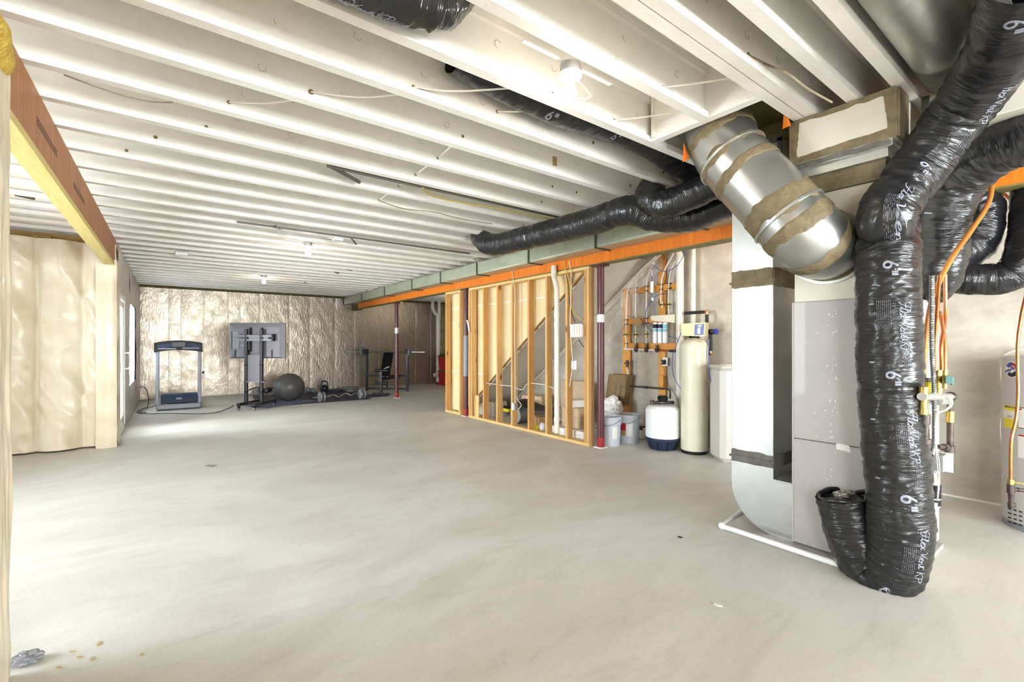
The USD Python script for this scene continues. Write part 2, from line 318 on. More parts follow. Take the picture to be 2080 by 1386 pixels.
M['olivecable'] = pm('olive_cable', (166, 150, 74), None, rough=.5)
M['galvbrace'] = pm('dull_steel_brace', (104, 100, 92), None, rough=.5, metal=.5)
M['rubber'] = pm('black_foam_mat', (62, 66, 84), (54, 58, 74), 20, .55, bump=.5, bscale=120)
M['mat2'] = pm('patterned_grey_mat', (116, 120, 150), (86, 90, 118), 30, .6, bump=.4, bscale=80)
M['ball'] = pm('grey_exercise_ball', (86, 84, 84), None, rough=.36, spec=.5)
M['tvback'] = pm('grey_tv_casing', (120, 118, 128), None, rough=.5)
M['hood'] = pm('slate_blue_plastic', (40, 50, 74), None, rough=.5, spec=.3)
M['frame'] = pm('silver_grey_paint', (138, 140, 150), None, rough=.45)
M['pail'] = pm('pale_grey_pail', (196, 200, 210), None, rough=.4)
M['brine'] = pm('grey_beige_tank', (204, 198, 192), None, rough=.45)
M['heater'] = pm('light_grey_heater_enamel', (190, 186, 184), None, rough=.38)
M['porcelain'] = pm('white_porcelain', (240, 238, 232), None, rough=.25)
M['debris'] = pm('tan_leaf_debris', (176, 156, 110), None, rough=.8)
M['stain'] = pm('grey_floor_mark', (132, 130, 122), (150, 147, 138), 20, .7)
M['bulb'] = mat('lit_bulb', {'e': ('emission', {'color': (1.0, .91, .79), 'strength': 72.0})}, [], 'e.emission')
M['bulb_strong'] = mat('lit_bulb_strong', {'e': ('emission', {'color': (1.0, .90, .76), 'strength': 230.0})}, [], 'e.emission')
def wood(name, c1, c2, knot, along='z', scale=9, rough=.55, kn=1.0, squash=.07):
    s = {'x': (squash, 1, 1), 'y': (1, squash, 1), 'z': (1, 1, squash)}[along]; ks = {'x': (.5, 1.4, 1.4), 'y': (1.4, .5, 1.4), 'z': (1.4, 1.4, .5)}[along]
    N = {'t': ('texture_coordinate', {}), 'o': ('object_info', {}), 'v': ('vector_math', {'math_type': 'add'}), 'm': ('mapping', {'scale': s}), 'n': ('noise_texture', {'scale': scale * 4, 'detail': 5.0, 'roughness': .6, 'distortion': .5}), 'r': ('rgb_ramp', {'ramp': [(.3, lin(c1)), (.7, lin(c2))]}),
         'mk': ('mapping', {'scale': ks}), 'k': ('voronoi_texture', {'scale': 4.2}), 'kr': ('rgb_ramp', {'ramp': [(.05 * kn, (1, 1, 1)), (.10 * kn + .01, (0, 0, 0))]}), 'x': ('mix', {'color2': lin(knot)}), 'p': ('principled_bsdf', {'roughness': rough, 'specular_ior_level': .3})}
    L = [('t.object', 'v.vector1'), ('o.random', 'v.vector2'), ('v.vector', 'm.vector'), ('m.vector', 'n.vector'), ('n.fac', 'r.fac'), ('v.vector', 'mk.vector'), ('mk.vector', 'k.vector'), ('k.distance', 'kr.fac'), ('kr.color', 'x.fac'), ('r.color', 'x.color1'), ('x.color', 'p.base_color')]
    return mat(name, N, L, 'p.BSDF')
M['stud'] = wood('pine_stud', (226, 184, 124), (208, 158, 96), (120, 72, 34), 'z', kn=1.5)
M['stud2'] = wood('pine_stud_orange', (214, 164, 98), (194, 138, 74), (112, 66, 30), 'z', kn=1.5)
M['plate'] = wood('pine_plate', (232, 198, 138), (216, 178, 112), (150, 100, 50), 'y')
M['stringer'] = wood('pine_stringer', (214, 168, 96), (200, 150, 80), (130, 80, 36), 'y')
M['pegboardv'] = wood('orange_pine_board', (226, 164, 84), (208, 142, 62), (130, 76, 30), 'z')
M['pegboardh'] = wood('orange_pine_rail', (222, 158, 78), (202, 134, 54), (130, 76, 30), 'y')
M['lvl'] = wood('orange_laminated_beam', (236, 134, 40), (214, 108, 24), (180, 90, 24), 'z', scale=8, kn=0, rough=.5)
M['lvl_left'] = wood('red_brown_laminated_beam', (192, 130, 76), (160, 98, 54), (110, 58, 30), 'z', scale=6, kn=0, rough=.5)
M['beamsill'] = pm('olive_beam_underside', (132, 120, 66), (112, 102, 54), 8, .6)
M['treated'] = pm('treated_sill', (112, 100, 48), (80, 72, 34), 14, .8)
M['beamplate'] = wood('yellow_beam_plate', (226, 208, 140), (212, 190, 116), (150, 110, 60), 'y')
# ================================================================ THE ROOM
ZJ, ZD, YF, XL, XR = 2.65, 2.952, 13.6, -.55, 5.36
YS = .4064
f = Thing('floor', kind='structure', label='smooth pale grey concrete floor of the basement')
f.add('slab', box(-3.9, 9.3, -6.2, 13.9, -.2, 0), M['floor']); f.done(local=True)
# ceiling: painted deck, and every I-joist a piece of its own
c = Thing('ceiling', kind='structure', label='white-painted ceiling of exposed I-joists under the subfloor')
c.add('subfloor_deck', box(-3.9, 9.3, -6.2, 13.9, ZD, ZD + .06), M['deck'])
def joist(y, x0, x1):
    'I-profile, far edge of the flange at y'
    w, t, hf, yc = .058, .005, .038, y - .029
    return prism([(yc - w / 2, ZJ), (yc + w / 2, ZJ), (yc + w / 2, ZJ + hf), (yc + t, ZJ + hf + .006), (yc + t, ZD - hf), (yc + w / 2, ZD - hf), (yc + w / 2, ZD), (yc - w / 2, ZD), (yc - w / 2, ZD - hf), (yc - t, ZD - hf), (yc - t, ZJ + hf + .006), (yc - w / 2, ZJ + hf)], 'x', x0, x1)
rng = np.random.default_rng(4)
JY = {k: 2.365 + YS * k for k in range(-20, 28)}
def ring(xc, y, z, r0, r1, n=14, a0=0, a1=2 * math.pi, t=.0015):
    th = np.linspace(a0, a1, n); P = [(xc + r1 * math.cos(q), z + r1 * math.sin(q)) for q in th] + [(xc + r0 * math.cos(q), z + r0 * math.sin(q)) for q in th[::-1]]
    return prism(P, 'y', y - t, y)
HOLES = [(632, 187, 2), (465, 208, 1), (419, 258, 1), (257, 306, 1), (316, 279, 1.2), (840, 177, 1.2), (1010, 227, 1), (940, 277, 1), (889, 321, 1), (844, 355, 1.1), (810, 378, .9), (770, 407, .9), (743, 432, .8), (717, 453, .8), (691, 468, .8), (1122, 379, 1), (1171, 391, .9), (1100, 410, .9), (1187, 430, 1), (1248, 245, 1), (1123, 200, 1.2), (1520, 112, 1.5), (1345, 180, 1.1), (1205, 290, 1.1), (1280, 377, 1), (1004, 458, .9), (1063, 458, .9), (982, 468, .8), (907, 462, .8), (887, 491, .8), (1347, 350, 1)]
def web_at(px, py):
    for k in sorted(JY):
        yw = JY[k] - .029 - .006; q = ay(px, py, yw)
        if 2.695 < q[2] < 2.905: return k, q
    k = min(JY, key=lambda k: abs(ay(px, py, JY[k] - .035)[2] - 2.8)); q = ay(px, py, JY[k] - .035); return k, np.array([q[0], q[1], min(max(q[2], 2.70), 2.9)])
HP = [(h, *(web_at(h[0], h[1]) or (None, None))) for h in HOLES]
for k, y in JY.items():
    x0, x1 = (-3.8 if 2.7 < y < 7.7 else -.62), (9.2 if y > 7.7 else XR)
    if k == -2: x1 = 2.575
    j = c.add('joist', joist(y, x0, x1), M['paint'] if k % 3 else M['paint2'], smooth=False)
    yw, K = y - .035, []
    if -3 <= k <= 9:
        for x in np.arange(-.3 + rng.uniform(0, .3), 4.0, .38):
            if rng.uniform() < .62: K.append(ring(x + rng.uniform(-.08, .08), yw, rng.uniform(2.76, 2.86), .0185, .0205, 12, rng.uniform(0, 3), rng.uniform(3.6, 6.8)))
    if K: j.add('knockout_scoring', K, M['mark'], smooth=False)
    hs = [ring(q[0], yw - .001, q[2], .0005, .011 * h[2] ** .5, 12, 0, 2 * math.pi) for h, kk, q in HP if kk == k]
    if hs: j.add('cable_hole', hs, M['hole'], smooth=False)
# the doubled joist, the header that carries the cut joist, hangers
j = c.add('joist', joist(JY[-3] + .064, -.62, XR), M['paint2'], smooth=False)
j = c.add('joist', joist(.94, -.62, XR), M['paint'], smooth=False)
hd = c.add('header', box(2.575, 2.63, JY[-3] + .064, JY[-1] - .06, ZJ, ZD), M['paint'])
for y, s in ((JY[-1] - .075, 1), (JY[-2] + .01, 1)):
    hd.add('joist_hanger', [box(2.572, 2.575, y - .03, y + .012, ZJ + .02, ZJ + .1), box(2.56, 2.575, y - .012, y + .006, ZJ + .02, ZD - .02)], M['paint'])
# unpainted subfloor seen through the duct opening
c.add('raw_subfloor', box(2.64, 4.2, JY[-3] + .07, JY[-1] - .062, ZD - .012, ZD - .002), M['raw'])
c.add('raw_blocking', [box(3.6, 3.64, JY[-3] + .07, JY[-1] - .062, ZJ, ZD - .014)], M['raw'])
c.done(local=True)

t = Thing('trim_2', kind='structure', label='rim boards closing the joist bays above the walls')
for a in (box(-.9, -.84, 7.7, 13.9, 2.65, ZD), box(-.9, -.84, -6.2, 2.5, 2.65, ZD), box(-3.92, -3.86, 2.3, 8.0, 2.65, ZD), box(-3.9, -.84, 2.3, 2.36, 2.65, ZD), box(-.9, 9.3, 13.7, 13.76, 2.65, ZD), box(-.9, 5.5, -6.2, -6.14, 2.65, ZD), box(9.24, 9.3, 7.6, 13.9, 2.65, ZD), box(XR + .02, XR + .08, -6.2, 7.7, 2.65, ZD), box(XR, 9.3, 7.7, 7.76, 2.65, ZD)): t.add('rim_board', a, M['treated'])
t.add('painted_rim_board', box(-3.9, -.84, 7.92, 7.98, 2.56, ZD), M['paint'])
t.done(local=True)
# bay backing above the far foil wall and treated sill
t = Thing('trim_1', kind='structure', label='weathered treated sill plate above the far foil wall')
t.add('sill_plate', box(XL, 9.2, YF - .16, YF - .02, 2.615, 2.652), M['treated']); t.done(local=True)

# far wall: concrete behind foil-faced insulation blankets
w = Thing('wall_far', kind='structure', label='far wall hung with crinkled foil-faced insulation blankets')
w.add('concrete', box(-.9, 9.3, YF, YF + .2, 0, 2.65), M['concrete'])
seams = [XL] + [float(ay(p, 700, YF - .05)[0]) for p in (343, 368, 414, 464, 488, 528, 588, 630, 681, 721, 770, 845, 876)] + [7.35, 8.1, 8.9, 9.2]
for i, (a, b) in enumerate(zip(seams[:-1], seams[1:])):
    W = b - a
    d = lambda U, V, i=i, W=W: .004 * (np.clip(np.sin(np.pi * np.clip(U / W, 0, 1)), 0, 1) ** .3) + .006 * noise2(U, V, 4, 2.0, i) + .005 * (ridge(U + .6 * V, V - .4 * U, 9, 2.2, i + 5) ** 3)
    w.add('insulation_blanket', grid((a, YF - .01, .02), (W, 0, 0), (0, 0, 2.6), max(6, int(W / .035)), 60, d), M['foil'], smooth=True)
    w.add('seam_tape', box(b - .008, b + .008, YF - .022, YF - .012, .02, 2.6), M['foil2'])
w.done(local=True)

# left wall beyond the alcove: foil-lined, with the glass door and the window
D0, D1, W0, W1, DZ, WZ0, WZ1 = 8.12, 9.42, 10.45, 12.35, 2.03, .56, 2.04
w = Thing('wall_left', kind='structure', label='foil-lined left wall around the glass door and window')
for y0, y1, z0, z1 in ((7.95, D0, 0, 2.65), (D1, W0, 0, 2.65), (W1, YF, 0, 2.65), (D0, D1, DZ, 2.65), (W0, W1, 0, WZ0), (W0, W1, WZ1, 2.65)):
    w.add('concrete', box(-.83, XL - .05, y0, y1, z0, z1), M['concrete'])
    d = lambda U, V, s=y0: .035 * noise2(U, V, 4, 3, int(s * 10)) + .022 * ridge(U + .4 * V, V, 5, 3, int(s * 7)) ** 2
    w.add('foil_lining', grid((XL - .03, y0, z0), (0, y1 - y0, 0), (0, 0, z1 - z0), max(5, int((y1 - y0) / .05)), max(6, int((z1 - z0) / .05)), d), M['foil2'], smooth=True)
w.add('window_sill_lining', box(-.83, XL - .02, W0, W1, WZ0 - .02, WZ0), M['foil2'])
w.done(local=True)
d_ = Thing('door_1', kind='structure', label='white sliding glass door in the left wall')
for a in (box(-.66, -.56, D0, D0 + .07, 0, DZ, .01), box(-.66, -.56, D1 - .09, D1, 0, DZ, .01), box(-.66, -.56, D0, D1, DZ - .07, DZ, .01), box(-.66, -.56, D0, D1, 0, .06, .01)): d_.add('door_frame', a, M['vinyl'])
for a in (box(-.62, -.575, D0 + .05, D0 + .13, .06, DZ - .08, .008), box(-.62, -.575, D1 - .2, D1 - .08, .06, DZ - .08, .008), box(-.62, -.575, D0 + .05, D1 - .08, DZ - .18, DZ - .08, .008), box(-.62, -.575, D0 + .05, D1 - .08, .06, .2, .008)): d_.add('sash', a, M['vinyl'])
d_.add('glass', box(-.60, -.596, D0 + .1, D1 - .16, .18, DZ - .16), M['glass'])
h_ = d_.add('door_handle', sweep(spline([(-.575, D1 - .13, .92), (-.50, D1 - .13, .94), (-.50, D1 - .13, 1.14), (-.575, D1 - .13, 1.16)], .015), .011, 8), M['vinyl'])
d_.done(local=True)
n_ = Thing('window_1', kind='structure', label='plastic-draped window at the far end of the left wall')
for a in (box(-.82, -.74, W0, W0 + .06, WZ0, WZ1), box(-.82, -.74, W1 - .06, W1, WZ0, WZ1), box(-.82, -.74, W0, W1, WZ1 - .06, WZ1), box(-.82, -.74, W0, W1, WZ0, WZ0 + .06), box(-.82, -.74, (W0 + W1) / 2 - .02, (W0 + W1) / 2 + .02, WZ0, WZ1)): n_.add('frame', a, M['vinyl'])
n_.add('pane', box(-.785, -.781, W0 + .05, W1 - .05, WZ0 + .05, WZ1 - .05), M['glass'])
n_.add('film_curtain', grid((-.585, W0, WZ0), (0, W1 - W0, 0), (0, 0, WZ1 - WZ0), 30, 30, lambda U, V: .02 * noise2(U, V, 4, 2, 3)), M['film_white'], smooth=True)
n_.done(local=True)

# alcove to the left: plastic over insulation on its end wall, plain walls round the corner
def batts(U, V, x0=0, seed=1):
    u = (U - x0) / .4064; g = np.abs(u - np.round(u)) * 2
    return .10 * np.clip(g, 0, 1) ** .4 + .08 * noise2(U, V, 3.0, 1.4, seed) + .06 * ridge(U + .55 * V, V - .35 * U, 3.4, 1.3, seed + 4) ** 3 - .028
w = Thing('wall_back_alcove', kind='structure', label='alcove wall of cream plastic film over insulation batts')
w.add('framing', box(-3.9, -.66, 7.86, 8.0, 0, 2.65), M['stud'])
w.add('plastic_film', grid((-3.8, 7.8, .02), (3.25, 0, 0), (0, 0, 2.54), 150, 100, lambda U, V: batts(U, V, 2.53, 2)), M['wrap'], smooth=True)
w.add('corner_wrap', grid((-.735, 7.645, .0), (.2, 0, 0), (0, 0, 2.36), 18, 80, lambda U, V: .02 + .02 * np.sin(np.pi * U / .2) + .025 * noise2(U, V, 9, 2, 6)), M['wrap'], smooth=True)
w.add('corner_wrap', grid((-.535, 7.645, .0), (0, .46, 0), (0, 0, 2.36), 18, 80, lambda U, V: .03 * noise2(U, V, 7, 2, 8) - .0), M['wrap'], smooth=True)
w.add('corner_post', box(-.73, -.57, 7.70, 8.1, 0, 2.36), M['stud'])
w.add('top_board', box(-1.6, -1.15, 7.76, 7.86, 2.56, 2.60), M['osb'])
w.done(local=True)
w = Thing('wall_side_alcove', kind='structure', label='outer alcove wall with the walk-out window')
for y0, y1, z0, z1 in ((2.3, 2.8, 0, 2.65), (5.6, 8.0, 0, 2.65), (2.8, 5.6, 0, .25), (2.8, 5.6, 2.4, 2.65)): w.add('panel', box(-3.9, -3.75, y0, y1, z0, z1), M['drywall'])
w.add('panel', box(-3.9, -.7, 2.3, 2.44, 0, 2.65), M['drywall']); w.done(local=True)
n_ = Thing('window_2', kind='structure', label='walk-out window of the alcove')
for y in (2.82, 3.75, 4.65, 5.58): n_.add('frame', box(-3.86, -3.8, y - .03, y + .03, .25, 2.4), M['vinyl'])
n_.add('pane', box(-3.832, -3.828, 2.82, 5.58, .27, 2.38), M['glass']); n_.done(local=True)
# near left wall: film over insulation, its end in the left edge of the picture
w = Thing('wall_near_left', kind='structure', label='film-wrapped insulated wall end at the left edge')
for y0, y1, z0, z1 in ((-6.1, -4.8, 0, 2.65), (-1.2, 2.5, 0, 2.65), (-4.8, -1.2, 0, .4), (-4.8, -1.2, 2.4, 2.65)): w.add('framing', box(-.66, -.56, y0, y1, z0, z1), M['stud'])
w.add('plastic_film', grid((-.535, 2.6, 0), (0, -3.7, 0), (0, 0, 2.36), 140, 70, lambda U, V: -(.03 * noise2(U, V, 4, 1.2, 3) + .03 * ridge(U, V, 6, .7, 9) ** 3)), M['wrap'], smooth=True)
w.add('film_edge', grid((-.535, 2.62, 0), (-.14, 0, 0), (0, 0, 2.36), 12, 80, lambda U, V: .02 * noise2(U, V, 9, 2, 3)), M['wrap'], smooth=True)
w.add('loose_film', grid((-.522, 2.612, 0), (0, -.3, 0), (0, 0, 2.42), 40, 160, lambda U, V: -.010 - .022 * noise2(U, V, 12, 2.2, 14) - .014 * ridge(U, V, 20, 1.4, 5) ** 2), M['wrap'], smooth=True)
fb = trimesh.creation.icosphere(3); v = fb.vertices; fb.vertices = v * (1 + .5 * (meshkit.fbm(v * 2.2 + 7, 4, 2) - .5))[:, None] * [.1, .3, .13] + [-.57, 2.42, 2.42]
w.add('insulation_tuft', fb, M['fibre'], smooth=True); w.done(local=True)

# concrete walls on the right, behind the camera, and round the far right
w = Thing('wall_right', kind='structure', label='cast concrete foundation wall on the right with form seams')
w.add('concrete', box(XR, XR + .22, -6.2, 7.6, 0, 2.65), M['concrete'])
for y in (-.6, 1.62, 2.1, 2.55, 3.2, 4.2, 5.6): w.add('form_seam', box(XR - .004, XR, y - .006, y + .006, 0, 2.6), M['concrete'])
w.add('concrete_return', box(XR, 9.3, 7.6, 7.8, 0, 2.65), M['concrete']); w.done(local=True)
w = Thing('baseboard_right', kind='structure', label='pale sealant line along the foot of the concrete wall')
w.add('sealant', box(XR - .022, XR, -6.0, 7.4, 0, .012), M['paint']); w.done(local=True)
w = Thing('wall_far_right', kind='structure', label='concrete wall of the far right bay')
w.add('concrete', box(9.1, 9.3, 7.8, YF, 0, 2.65), M['concrete']); w.done(local=True)
w = Thing('wall_rear', kind='structure', label='rear wall with window openings')
for x0, x1, z0, z1 in ((-.8, -.5, 0, 2.65), (4.7, 5.5, 0, 2.65), (-.5, 4.7, 0, .35), (-.5, 4.7, 2.45, 2.65)): w.add('concrete', box(x0, x1, -6.2, -6.05, z0, z1), M['concrete'])
w.done(local=True)
n_ = Thing('window_4', kind='structure', label='window in the left wall behind the camera')
for y in (-4.77, -3.6, -2.4, -1.23): n_.add('frame', box(-.64, -.58, y - .03, y + .03, .4, 2.4), M['vinyl'])
n_.add('pane', box(-.612, -.608, -4.77, -1.23, .42, 2.38), M['glass']); n_.done(local=True)
n_ = Thing('window_3', kind='structure', label='rear window')
for x in (-.47, 1.25, 2.95, 4.67): n_.add('frame', box(x - .03, x + .03, -6.16, -6.1, .35, 2.45), M['vinyl'])
n_.add('pane', box(-.47, 4.67, -6.132, -6.128, .37, 2.43), M['glass']); n_.done(local=True)
def lines(w, h, rows, seed):
    'a block of print too fine to read: rows of dashes'
    r = np.random.default_rng(seed); B = []
    for i in range(rows):
        x = 0
        while x < w:
            l = r.uniform(.1, .35) * w * .4; l = min(l, w - x); B.append(box(x, x + l, h * (1 - (i + .7) / rows), h * (1 - (i + .3) / rows), 0, .0006)); x += l + .004
    return cat_(B)
# ================================================================ BEAMS, POSTS, DUCTWORK
t = Thing('support_beam', 'red-brown laminated beam with a yellow bottom plank along the left alcove opening', 'beam')
t.add('laminated_beam', [box(-.655, -.61, 2.2, 7.66, 2.33, 2.648), box(-.61, -.565, 2.2, 7.66, 2.33, 2.648)], M['lvl_left'])
t.add('bottom_plank', box(-.662, -.558, 2.2, 7.66, 2.29, 2.33, .003), M['beamplate'])
t.add('stamped_print', [move(lines(.55, .05, 3, 12), (0, 0, 0), 0).apply_transform(np.array([[0, 0, 1, -.5648], [1, 0, 0, y], [0, 1, 0, z], [0, 0, 0, 1.0]])) for y, z in ((3.45, 2.46), (4.6, 2.44))], M['ink'], kind='stuff')
t.add('end_block', box(-.64, -.56, 7.67, 7.85, 2.37, 2.648), M['lvl_left']); t.done()
t = Thing('support_beam', 'long bright orange laminated beam carried by the three maroon posts', 'beam')
t.add('laminated_beam', [box(4.25, 4.293, -5.9, 12.95, 2.305, 2.648), box(4.295, 4.338, -5.9, 12.95, 2.305, 2.648), box(4.34, 4.383, -5.9, 12.95, 2.305, 2.648)], M['lvl'])
t.add('beam_underside', box(4.246, 4.387, -5.9, 12.95, 2.293, 2.305), M['beamsill'])
t.add('bearing_block', box(4.25, 4.38, 12.96, 13.5, 2.27, 2.648), M['treated']); t.done()
for i, (x, y, lab) in enumerate(((4.335, 3.95, 'maroon steel post at the near end of the stud wall'), (4.275, 7.12, 'maroon steel post standing in the gap of the stud wall'), (4.37, 10.5, 'free-standing maroon steel post in front of the weight bench'))):
    t = Thing('steel_post', lab, 'post', 'maroon posts under the orange beam')
    t.add('tube', lathe([(.001, .02), (.044, .02), (.044, 2.27), (.001, 2.27)], (x, y, 0), 28), M['post'])
    t.add('red_base', lathe([(.045, .012), (.0465, .02), (.046, .12), (.0445, .13)], (x, y, 0), 28), M['reddull'])
    t.add('base_plate', box(x - .06, x + .06, y - .06, y + .06, 0, .012), M['paint2'])
    t.add('cap_plate', [box(x - .06, x + .06, y - .09, y + .09, 2.27, 2.292)], M['post'])
    z = (1.62, 1.3, 1.62)[i]
    if i != 1: t.add('paper_label', lathe([(.0446, z - .07 if i else z - .05), (.0446, z + .07 if i else z + .05)], (x, y, 0), 28), M['paper'], smooth=True)
    if i == 1: t.add('paint_band', lathe([(.0446, .72), (.0446, 1.45)], (x, y, 0), 28), M['frame'], smooth=True)
    t.done()
# ---- rectangular trunk in sections, running beside the beam
TX0, TX1, TZ0, TZ1 = 4.0, 4.247, 2.43, 2.625
sy = [13.4] + [float(ax(p, 500, TX0)[1]) for p in (735, 781.5, 837, 895, 969, 1074, 1210.5, 1409)] + [1.9]
t = Thing('trunk_duct', 'long rectangular sheet-metal supply trunk beside the orange beam', 'duct')
for i, (a, b) in enumerate(zip(sy[1:], sy[:-1])):
    m = box(TX0, TX1, a + .004, b - .004, TZ0, TZ1)
    m = m.subdivide_to_size(.3); v = m.vertices; s = np.sin(np.pi * np.clip((v[:, 1] - a) / (b - a), 0, 1)); on = np.abs(v[:, 2] - (TZ0 + TZ1) / 2) < .09; m.vertices[:, 0] -= np.where(on & (v[:, 0] < TX0 + .01), .006 * s, 0)
    t.add('duct_section', m, M['galv_green'], smooth=False)
for y in sy[1:-1]:
    t.add('drive_cleat', [box(TX0 - .012, TX0, y - .014, y + .014, TZ0 - .006, TZ1), box(TX0 - .012, TX1, y - .014, y + .014, TZ0 - .012, TZ0)], M['cleat'])
t.add('hanger_strap', [box(TX0 - .02, TX1 + .12, sy[3] - .012, sy[3] + .012, TZ0 - .017, TZ0 - .012)], M['galvbrace'])
t.done()

# ---- insulated flexible ducts
def script(word, h):
    'monoline script lettering as flat polygons in the x-y plane'
    G = {'F': [[(.05, .8), (.12, .95), (.3, .98), (.85, .95)], [(.5, .97), (.42, .6), (.3, .15), (.12, -.05), (-.02, .08)], [(.2, .5), (.6, .53)]], 'l': [[(-.02, .12), (.14, .4), (.3, .92), (.2, 1.0), (.1, .6), (.1, .14), (.2, .03), (.36, .16)]],
         'e': [[(-.02, .16), (.2, .27), (.28, .45), (.17, .52), (.06, .33), (.08, .1), (.2, .02), (.38, .16)]], 'x': [[(-.02, .4), (.08, .48), (.17, .3), (.26, .04), (.38, .12)], [(.36, .48), (.02, .02)]], ' ': [],
         'V': [[(.0, .86), (.12, .95), (.2, .6), (.24, .04), (.42, .5), (.6, .97), (.7, .92)]], 'n': [[(-.02, .3), (.05, .48), (.05, .03)], [(.05, .25), (.17, .47), (.27, .42), (.27, .1), (.34, .03), (.44, .14)]], 't': [[(-.02, .16), (.1, .4), (.18, .82), (.1, .2), (.16, .03), (.34, .14)], [(0, .56), (.34, .6)]],
         'K': [[(.2, .97), (.08, .0)], [(.62, .95), (.14, .45), (.3, .42), (.58, .0)]], 'P': [[(.2, .95), (.08, .0)], [(.02, .85), (.3, 1.0), (.55, .85), (.48, .55), (.2, .45)]]}
    A = {'F': .62, 'l': .33, 'e': .37, 'x': .4, ' ': .28, 'V': .6, 'n': .43, 't': .36, 'K': .66, 'P': .6}
    shapes, x = [], 0
    for ch in word:
        for st in G[ch]:
            P = np.array(st, float)
            for _ in range(2): P = np.vstack([P[:1], np.vstack([[.75 * a + .25 * b, .25 * a + .75 * b] for a, b in zip(P[:-1], P[1:])]), P[-1:]])
            shapes.append(LineString((P + [x + 0, 0]) @ [[1, 0], [.18, 1]]).buffer(.038, quad_segs=3))
        x += A[ch]
    u = unary_union(shapes).simplify(.008)
    m = cat_([trimesh.creation.extrude_polygon(g, .02, engine='earcut') for g in getattr(u, 'geoms', [u])]); m.vertices = m.vertices * [h, h, .04]; return m
class Flex:
    'wrinkled sleeve along a path; print is laid on its surface by length along the path and angle'
    def __init__(s, path, r, seed, n=56, ds=.011, wr=1.0, pinch=(), uvs=1.0):
        r = float(np.ravel(r)[0]); s.P = spline(path, ds); s.T, s.N, s.B = frames(s.P); s.r0 = r; L = len(s.P); s.s = np.r_[0, np.cumsum(np.linalg.norm(np.diff(s.P, axis=0), axis=1))]
        th = np.arange(n) / n * 2 * np.pi; s.th = th; K = np.gradient(s.T, axis=0) / np.maximum(np.gradient(s.s)[:, None], 1e-6); s.n = n
        S, TT = np.meshgrid(s.s, th, indexing='ij'); c, q = np.cos(TT), np.sin(TT)
        curv = np.clip(np.linalg.norm(K, axis=1) * r, 0, 1)[:, None]
        inner = np.clip(((K @ np.ones(3))[:, None] * 0 + (np.einsum('ij,ij->i', K, s.N)[:, None] * c + np.einsum('ij,ij->i', K, s.B)[:, None] * q)) * r, 0, 1)
        X = lambda a, b, k, o: meshkit.fbm(np.stack([S * a, c * b + 3.1 * k, q * b + seed], -1), o, seed + k)
        big = X(7, 1.1, 0, 2) - .5
        w1 = 1 - np.abs(2 * X(26, 1.3, 1, 2) - 1); w2 = 1 - np.abs(2 * X(55, 2.6, 2, 2) - 1)
        R = r * (1 + .07 * big) + wr * (.006 * (w1 ** 3 - .3) + .0025 * (w2 ** 3 - .3)) * (1 + 1.2 * curv) - inner * .07 * r * (1 + .9 * np.sin(S * 75 + 2 * big))
        for at, dp, wd in pinch: R = R - dp * r * np.exp(-((S - at * s.s[-1]) / wd) ** 2) * (1 + .25 * np.sin(TT * 9 + seed))
        s.R = R
    def mesh(s, caps=True):
        n = s.n; R = np.concatenate([s.R, s.R[:, :1]], 1); th = np.r_[s.th, 2 * np.pi]
        V = s.P[:, None] + R[..., None] * (np.cos(th)[None, :, None] * s.N[:, None] + np.sin(th)[None, :, None] * s.B[:, None])
        uv = np.stack(np.meshgrid(s.s, th * s.r0, indexing='ij'), -1).reshape(-1, 2); w = n + 1
        i = np.arange(len(s.P) - 1)[:, None] * w; j = np.arange(n)[None]; a, b, c, d = i + j, i + j + 1, i + w + j + 1, i + w + j
        F = np.concatenate([np.stack([a, b, c], -1).reshape(-1, 3), np.stack([a, c, d], -1).reshape(-1, 3)])
        return trimesh.Trimesh(V.reshape(-1, 3), F, process=False), uv
    def at(s, S, TT, off=.003):
        i = np.interp(S, s.s, np.arange(len(s.P))); k = np.clip(i.astype(int), 0, len(s.P) - 2); f = (i - k)[:, None]
        lerp = lambda A: A[k] * (1 - f) + A[k + 1] * f
        tt = np.mod(TT, 2 * np.pi) / (2 * np.pi) * s.n; a = np.floor(tt).astype(int) % s.n; b = (a + 1) % s.n; g = tt - np.floor(tt)
        rr = (s.R[k, a] * (1 - g) + s.R[k, b] * g) * (1 - f[:, 0]) + (s.R[k + 1, a] * (1 - g) + s.R[k + 1, b] * g) * f[:, 0] + off
        return lerp(s.P) + rr[:, None] * (np.cos(TT)[:, None] * lerp(s.N) + np.sin(TT)[:, None] * lerp(s.B))
    def locate(s, px, py):
        'length and angle of the surface point facing a given pixel'
        d = ray(px, py); d = d / np.linalg.norm(d); S, TT = np.meshgrid(s.s, np.linspace(0, 2 * np.pi, 181)[:-1], indexing='ij')
        Q = s.at(S.ravel(), TT.ravel(), 0) - EYEP; t = Q @ d; e = np.linalg.norm(Q - t[:, None] * d, axis=1); ok = e < e.min() + .012
        k = np.flatnonzero(ok)[np.argmin(t[ok])]; return S.ravel()[k], TT.ravel()[k]
    def print_(s, m, px, py, dirpx, flip=False):
        'lay the flat mesh m (its centre at the pixel) with its x axis towards increasing length if dirpx > 0'
        m = m.copy().subdivide_to_size(.025); v = m.vertices; c = (v.max(0) + v.min(0)) / 2; s0, t0 = s.locate(px, py)
        x = (v[:, 0] - c[0]) * dirpx; y = (v[:, 1] - c[1]) * dirpx * (1 if flip else -1)
        m.vertices = s.at(np.clip(s0 + x, 0, s.s[-1]), t0 + y / s.r0, .002 + v[:, 2] * .5)
        return m
